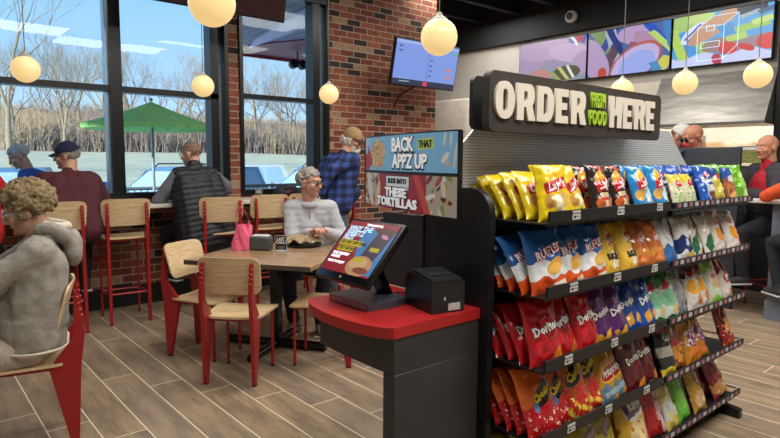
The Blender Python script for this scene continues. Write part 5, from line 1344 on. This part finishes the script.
# -- woman in the foreground
Fw = (-.98, .22)
pw = person('elderly woman with curly light-brown hair in a grey hoodie, seated at the left edge', (.525, 3.457, 0), face(Fw), hp=.57, lean=-7, hl=(-.05, .40, .93), hr=(.12, .42, .93),
            head=(0, 20, 0), skin='c99a80', top='9a958c', pants='b8a898', shoe='d8d4cc', build=1.22, hair='curly', haircol='847050', headfwd=.085, hem=.02, skirt=.53, headup=.05, fold=.012, vox=.010, female=True, poleL=(-.75, -.35, -.75), belly=.03, fl=(-.12, .30, .08), fr=(.14, .34, .08))
glasses(pw, 'b0b0b8')
lin = cloth_mat('hood_lining', 'd4cab8')
hd = MB(); N_ = pw['N']
for i in range(26):
    a = -.15*pi+1.3*pi*i/25; q_ = N_+V((.115*cos(a), -.035-.085*sin(a)*1.0, .035+.03*cos(2*a)-.02*sin(a)))
    hd.ell(q_, .034+.010*max(0, sin(a)), 10)
hd.ell(N_+V((0, -.13, -.05)), (.115, .05, .10), 14)
mk('hood', remesh(hd, .009, 3, lambda co, n: noise.noise(co*20)*.006), bpy.data.materials['cloth_9a958c'], pw['t'])
rm = MB(); rm.tube([N_+V((.105*cos(a), -.03-.08*sin(a), .080-.015*sin(a))) for a in [-.1*pi+1.2*pi*i/20 for i in range(21)]], .022, 8)
mk('hood_lining', remesh(rm, .007, 2), lin, pw['t'])
hm2 = MB(); hm2.tube([V(((.085 if cos(a) > 0 else -.085)+.147*cos(a), .147*sin(a), .532)) for a in [2*pi*i/60 for i in range(61)]], .007, 8, cap=False)
mk('jacket_hem', hm2.mesh('h', 180), lin, pw['t'])

# -- man in maroon
p = person('man in a maroon jacket and navy cap leaning on the window counter', (1.20, 5.62, 0), R(-2), hp=.87, lean=22, hl=(-.10, .40, 1.12), hr=(.10, .40, 1.12), head=(62, 8, 0), skin='c49478', top='54242c', pants='23252e',
           shoe='3a3028', build=1.22, hair='fringe', haircol='8c8478', headfwd=.03, fold=.011, poleL=(-.8, -.2, -.5), poleR=(.8, -.2, -.5), fl=(-.12, .36, .33), fr=(.12, .36, .33))
cap_hat(p, '1c2444'); glasses(p)
mk('cap_patch', MB().ell(p['T'](.085, .0, .06), (.004, .022, .012), 8, rot=p['rq']).mesh('x', 180), flat('patch', 'b8bcc8', .5), p['t'])
# -- person in red at the edge
p = person('person in a bright red jacket at the far left of the window counter', (.44, 5.60, 0), R(6), hp=.87, lean=16, hl=(-.25, .34, 1.11), hr=(.25, .34, 1.11), head=(20, 8, 0), skin='c49478', top='b8141c', pants='15161c', hair='buzz', haircol='4a3c30',
           build=1.3, fl=(-.12, .36, .33), fr=(.12, .36, .33))
# -- man in quilted vest
p = person('short-haired man in a black quilted vest with grey sleeves at the window counter', (2.34, 5.58, 0), R(10), hp=.87, lean=13, hl=(-.16, .40, 1.12), hr=(.24, .38, 1.12), head=(30, 10, 0), skin='c49880', top='14161e',
           topmat=cloth_mat('cloth_vest', '171a22', .55), sleeves='74747a', pants='1c2030', shoe='282828', build=1.42, hair='buzz', haircol='7c6454', poleL=(-1, -.35, -.6), poleR=(1, .1, -.3), hem=-.18, side=-3, fl=(-.12, .36, .33), fr=(.12, .36, .33))
glasses(p, '8c8c90')
# -- woman at the table
wl = (-.62, -.785)
p = person('woman with short grey hair, dark glasses and pale grey quilted jacket at the table', (2.90, 4.53, 0), face(wl), hp=.55, lean=9, hl=(-.15, .32, .83), hr=(-.03, .36, .83), sc=1.05, head=(64, 6, 0), skin='c8947c', top='b6b6bc',
           puffer=True, pamp=.004, pants='1c2336', shoe='6c6458', shoesole='d8d4cc', hair='shortcurl', haircol='8a847c', female=True, build=1.1, headfwd=.03, fold=.005, fl=(-.10, .36, .08), fr=(.12, .32, .08), vox=.011, curl=.7,
           poleL=(-.6, -.3, -.9), poleR=(.6, -.3, -.9))
glasses(p, '201c1c', lens='6a5450')
N_ = p['N']; cl = MB()
for i in range(22):
    a = 2*pi*i/22; cl.ell(N_+V((.078*cos(a), .0+.075*sin(a), .0+.012*-sin(a))), .030, 10)
mk('collar', remesh(cl, .009, 2), bpy.data.materials['cloth_b6b6bc'], p['t'])
zp = MB(); pts = []
for i in range(9):
    q_ = p['P']+p['u']*(.10+.045*i)+p['fw']*(.165-.008*i); pts.append(q_)
zp.tube(pts, .006, 6); zp.build('zip', flat('zip_grey', '7c7c84', .5), p['t'])
# -- man in plaid
p = person('white-bearded man in a blue plaid shirt and tan cap standing by the brick wall', (3.60, 5.30, 0), face((.97, -.2)), hp=.95, lean=20, hl=(-.28, .1, .98), hr=(.30, -.2, 1.06), head=(-42, 20, 0), skin='c48c74', topmat=plaid_mat(), pants='4c6078', shoe='4a3828',
           hair='shaggy', haircol='c8c0b4', build=1.7, sc=1.07, headfwd=.075, fold=.010, fl=(-.11, -.02, .08), fr=(.11, .03, .08), poleR=(.5, -.9, .1), belly=.05)
cap_hat(p, 'a4845c', band='4c3424')
T_ = p['T']; bd = MB()
blobs(bd, p['HM'], (0, .055, -.085), (.052, .045, .05), 160, .013, lambda d: d.z < .45, 8); bd.ell(T_(0, .07, -.13), (.04, .035, .06), 12, rot=p['rq']).cap(T_(-.03, .088, -.044), T_(.03, .088, -.044), .009)
mk('beard', remesh(bd, .006, 0, lambda co, n: noise.noise(co*70)*.007), bpy.data.materials['hair_c8c0b4'], p['t'])
mk('undershirt', MB().ell(p['P']+p['u']*.24+p['fw']*.13, (.12, .08, .2), 16).mesh('u', 180), flat('undershirt_black', '17171b', .9), p['t'])
# -- kitchen workers
p = person('kitchen worker in a white and red cap bending down behind the dark screen', (6.95, 3.23, 0), face((-.1, -1)), hp=.86, lean=12, head=(10, 32, 0), skin='c08c74', top='a82834', pants='23252e', hair='buzz', haircol='6c5040', fl=(-.1, 0, .08), fr=(.1, .02, .08), hl=(-.18, .34, 1.0), hr=(.18, .34, 1.0), sc=1.16)
cap_hat(p, 'cfccc8', band='a82834')
p = person('bald kitchen worker with dark glasses and a red face mask behind the dark screen', (6.95, 2.86, 0), face((-.9, .35)), hp=.84, lean=4, head=(-10, 22, 0), skin='c8896c', top='a82834', pants='23252e', fl=(-.1, 0, .08), fr=(.1, .02, .08), hl=(-.2, .08, .75), hr=(.2, .08, .75), sc=1.16)
glasses(p, '1c1c20', .023, '242428')
T_ = p['T']; mk('face_mask', remesh(MB().ell(T_(0, .070, -.045), (.050, .048, .045), 14, rot=p['rq']).ell(T_(0, .09, -.03), (.03, .03, .03), 10), .006, 2), flat('mask_red', 'c0404c', .8), p['t'])
MB().tube([T_(-.082, -.01, .005), T_(-.07, .05, -.02), T_(-.04, .09, -.03)], .003, 5).tube([T_(.082, -.01, .005), T_(.07, .05, -.02), T_(.04, .09, -.03)], .003, 5).build('mask_strap', bpy.data.materials['mask_red'], p['t'])
# -- bald man
p = person('bald man in a red shirt and dark grey jacket leaning on the white table', (6.84, 2.04, 0), face((-.80, .60)), hp=.87, sc=1.06, lean=8, hl=(-.04, .34, 1.13), hr=(.10, .36, 1.13), head=(8, 4, 0), skin='c98c70', top='3c3a40', pants='23252e', build=1.42, fl=(-.12, .36, .33), fr=(.12, .36, .33),
           poleL=(-.8, .1, -.8), poleR=(.8, .1, -.8), fold=.008)
mk('red_shirt', remesh(MB().ell(p['P']+p['u']*.27+p['fw']*.115, (.135, .085, .2), 16).cap(p['P']+p['u']*.42+p['fw']*.03, p['N']+p['u']*.03+p['fw']*.02, .075, .062), .01, 2, lambda co, n: noise.noise(co*20)*.006), cloth_mat('shirt_red', 'b41c2c'), p['t'])
# -- orange sleeve
p = person('person in an orange top reaching across the white table from the right edge', (6.08, 1.42, 0), face((.62, .78)), hp=.87, lean=18, hl=(-.12, .60, 1.185), hr=(.16, .40, 1.17), head=(0, 5, 0), skin='c98c70', top='e4582c', pants='23252e', build=1.1, hair='buzz', haircol='4a3c30', fl=(-.12, .36, .33), fr=(.12, .36, .33),
           poleL=(-1, 0, -.5))
# -- outside
p = person('grey-haired person in a blue jacket bending down outside the left window', (1.44, 7.55, 0), face((-1, -.1)), hp=.92, lean=34, head=(-8, 30, 0), skin='c8a090', top='2c4c9c', pants='2c3444', hair='shortcurl', haircol='b8bcc0', build=1.2, fl=(-.1, .02, .08), fr=(.1, .06, .08), hl=(-.15, .5, 1.0), hr=(.15, .5, 1.0))

# ================================================================ SMALL THINGS
# white table with grey support on the right
t = thing('high_table', 'white high table on a blue-grey panel support at the right edge', 'table', (6.66, 1.5, 0))
MB().rbox(-.40, -.02, -.9, .62, 1.10, 1.135, .006).build('tabletop', flat('laminate_white', 'd8d6d2', .35), t)
MB().box(-.36, -.22, -.2, .39, .18, 1.10).build('support_panel', flat('support_blue_grey', '6c7482', .6), t)
MB().prism([(-.375, .0), (-.205, .0), (-.215, .18), (-.365, .18)], -.215, .405, 'y').build('support_base', flat('support_blue_grey', '6c7482', .6), t)
# table-top items (world positions on the square table, z .75)
t = thing('napkin_dispenser', 'dark grey napkin dispenser on the square table', 'dispenser', (2.27, 4.30, .751), face((-.75, -.66)))
MB().rbox(-.085, .085, -.055, .055, 0, .115, .018).build('dispenser_body', flat('dispenser_grey', '4a4a4c', .4), t)
MB().rbox(-.07, .07, -.04, .04, .105, .122, .008).build('napkin_stack', flat('napkin', 'c8c8c4', .8), t)
def card_stand(loc, rot, label, big=True):
    t = thing('table_card', label, 'sign', loc, rot); s = 1 if big else .8
    MB().rbox(-.045*s, .045*s, -.022, .022, 0, .008, .003).box(-.047*s, .047*s, -.001, .004, .0, .128*s).build('acrylic_holder', flat('acrylic', 'c0c4c8', .1), t)
    MB().box(-.043*s, .043*s, -.003, -.001, .012, .124*s).build('card', pattern('card_black', '1a1a1c', [('b', .5, .30, .3, .012, 0, '9a9a9a'), ('b', .5, .22, .34, .012, 0, '9a9a9a'), ('b', .5, .14, .25, .012, 0, '9a9a9a')], .4), t, uvf=lambda c: (c.x/(.086*s)+.5, c.z/(.124*s)))
    for w_, z in (('LAST', .098), ('CALL!', .072)):
        mk('lettering', xf(text_mesh(w_, .034*s, .0006, .0006, .85), Matrix.Translation((0, -.0038, z*s)) @ UPR), flat('ink_white', 'f2f2ee', .4, nz=.0), t)
    return t
card_stand((2.355, 4.13, .751), face((.62, .78)), 'black and white card in a clear holder on the square table')
card_stand((3.16, 6.02, 1.056), face((.5, .86)), 'small dark card standing on the window counter, below the narrow window', False)
# pink bag
t = thing('carrier_bag', 'bright pink plastic carrier bag standing on the square table', 'bag', (2.165, 4.40, .751), face((-.6, -.8))); t.scale = (1.22, 1.22, 1.22)
def sackf(u, v):
    a = 2*pi*u; r = (.064+.012*sin(3*a+v*4)+.008*sin(7*a+v*9))*(1-.42*v**1.5); return (r*cos(a)*1.05, r*sin(a)*.75, .001+.17*v)
M_pink = flat('pink_plastic', 'f0688c', .3, nz=.08, nscale=30)
MB().grid(sackf, 30, 14).add([sackf(i/30, 0) for i in range(30)], [tuple(range(30))]).build('bag_body', M_pink, t, smooth=180)
for s in (-1, 1):
    pts = [(s*.012+.0, 0, 0)]*0
    mb = MB(); n = 14
    for i in range(n+1):
        a = pi*i/n; x = -.042*cos(a); z = .155+.12*sin(a)**.8
        q_ = (x+.02*sin(a), s*.02*(1-.5*sin(a)), z); pts.append(q_)
    for i in range(n):
        a, b = V(pts[i]), V(pts[i+1]); w_ = V((0, .012, 0)) if i in (0, n-1) else V((.0, .009, .006))
        mb.add([a-w_, a+w_, b+w_, b-w_, a-w_+V((0, 0, .002)), a+w_+V((0, 0, .002)), b+w_+V((0, 0, .002)), b-w_+V((0, 0, .002))], [(0, 1, 2, 3), (7, 6, 5, 4), (0, 4, 5, 1), (1, 5, 6, 2), (2, 6, 7, 3), (3, 7, 4, 0)])
    mb.build('bag_handle', M_pink, t, smooth=60)
# food wrapper
t = thing('food_basket', 'paper-wrapped food in a low black tray in front of the seated woman', 'food', (2.655, 4.27, .751), face((-.75, -.6))); t.scale = (1.15, 1.15, 1.15)
MB().lathe([(.0, 0), (.12, 0), (.135, .02), (.128, .02), (.115, .006), (.0, .006)], 26).build('tray', M_black, t, smooth=30)
def wrap(u, v):
    a = 2*pi*u; r = .13*(v); n_ = noise.noise(V((cos(a)*2, sin(a)*2, v*3)))
    return (r*cos(a)*1.1, r*sin(a)*.8, .03+.055*(1-v*v)+.03*n_*v+.02*abs(sin(4*a+v*6))*v)
def wrap2(u, v): p = wrap(u, v); return (p[0], p[1], p[2]-.02*(1-v*.8))
MB().grid(wrap, 40, 10).grid(wrap2, 40, 10).build('paper_wrap', pattern('wrap', 'a8906c', [('n', 6, .5, '8c7858', -1, 2), ('n', 9, .62, 'c8b48c', -1, 2)], .7), t, smooth=180, uvf=lambda c: (c.x*5, c.y*5))
# tote and things on the window counter
t = thing('tote_bag', 'black soft tote bag slumped on the window counter', 'bag', (3.50, 5.98, 1.056), R(4))
tb_ = MB().ell((0, 0, .05), (.19, .085, .052), 18).ell((-.06, 0, .085), (.11, .06, .045), 14).ell((.08, .01, .07), (.1, .06, .05), 14)
for i, q_ in enumerate(tb_.v): tb_.v[i] = (q_[0], q_[1], max(q_[2], .002))
mk('bag_body', remesh(tb_, .008, 3, lambda co, n: noise.noise(co*18)*.010 if co.z > .02 else 0), cloth_mat('tote_black', '1a1b20', .7), t)
MB().tube([(-.06, -.06, .10), (-.02, -.085, .13), (.05, -.09, .12), (.10, -.085, .04), (.13, -.09, .008)], .008, 6).build('bag_strap', flat('strap_brown', '4a4040', .7), t)
MB().ell((-.035, -.078, .055), (.03, .006, .018), 10).build('bag_patch', flat('patch_red', '7c2428', .6), t)
t = thing('drink_cup', 'clear cup with a red and white label beside the man in the maroon jacket', 'cup', (1.50, 6.04, 1.056))
MB().lathe([(.0, 0), (.028, 0), (.036, .10), (.0, .10)], 18).build('cup_body', pattern('cup', 'c8c4c0', [('v', .35, .65, 'a83038', 0)], .3), t, smooth=40, uvf=lambda c: (c.x, c.z*10))
MB().lathe([(.0, .1), (.038, .1), (.036, .112), (.0, .115)], 18).build('cup_lid', flat('plastic_white', 'd6d4ce', .4), t)
MB().tube([(0, 0, .11), (.01, 0, .17)], .003, 6).build('straw', M_red, t)
tag(MB().rbox(1.86, 2.06, 5.93, 6.03, 1.056, 1.075, .008).build('dark_pouch', flat('pouch', '1b1e26', .6)), 'flat dark pouch lying on the window counter left of the quilted vest', 'pouch')
# ================================================================ LIGHT
def area(name, loc, sx, sy, e, col=(1, .955, .89), rot=(0, 0, 0)):
    l = bpy.data.lights.new(name, 'AREA'); l.shape = 'RECTANGLE'; l.size = sx; l.size_y = sy; l.energy = e; l.color = col
    o = bpy.data.objects.new(name, l); COL.objects.link(o); o.location = loc; o.rotation_euler = rot
for i, (x, y, e) in enumerate(((1.6, 0.2, 95), (3.6, -.6, 80), (2.2, 3.4, 60), (.2, 2.4, 28), (5.2, .9, 60), (4.6, 3.4, 55), (5.6, 3.8, 45), (1.2, 4.6, 14), (4.6, 7.0, 26), (6.6, 6.4, 60))):
    area('ceiling_light', (x, y, 3.78), 2.0, .9, e)
for y in (1.0, 3.0, 5.0): area('kitchen_light', (9.0, y, 2.9), 1.0, 1.0, 45, (1, .95, .86))
sun = bpy.data.lights.new('sun', 'SUN'); sun.energy = 7.5; sun.angle = R(1); sun.color = (1, .93, .82)
so = bpy.data.objects.new('sun', sun); COL.objects.link(so)
so.rotation_euler = V((.86, .30, -.42)).to_track_quat('-Z', 'Y').to_euler()
wd = bpy.data.worlds.new('world'); SC.world = wd; wd.use_nodes = True
nt = wd.node_tree; bg = nt.nodes['Background']
tc = nt.nodes.new('ShaderNodeTexCoord'); sx_ = nt.nodes.new('ShaderNodeSeparateXYZ'); nt.links.new(tc.outputs['Generated'], sx_.inputs[0])
rp = nt.nodes.new('ShaderNodeValToRGB'); nt.links.new(sx_.outputs[2], rp.inputs[0])
rp.color_ramp.elements[0].position = 0; rp.color_ramp.elements[0].color = srgb('c4ddee')
rp.color_ramp.elements[1].position = .35; rp.color_ramp.elements[1].color = srgb('7fb8ea')
nt.links.new(rp.outputs[0], bg.inputs[0]); bg.inputs[1].default_value = 1.35
vs = SC.view_settings; vs.view_transform = 'Standard'; vs.look = 'None'; vs.exposure = 0.0; vs.gamma = 1; vs.use_curve_mapping = False
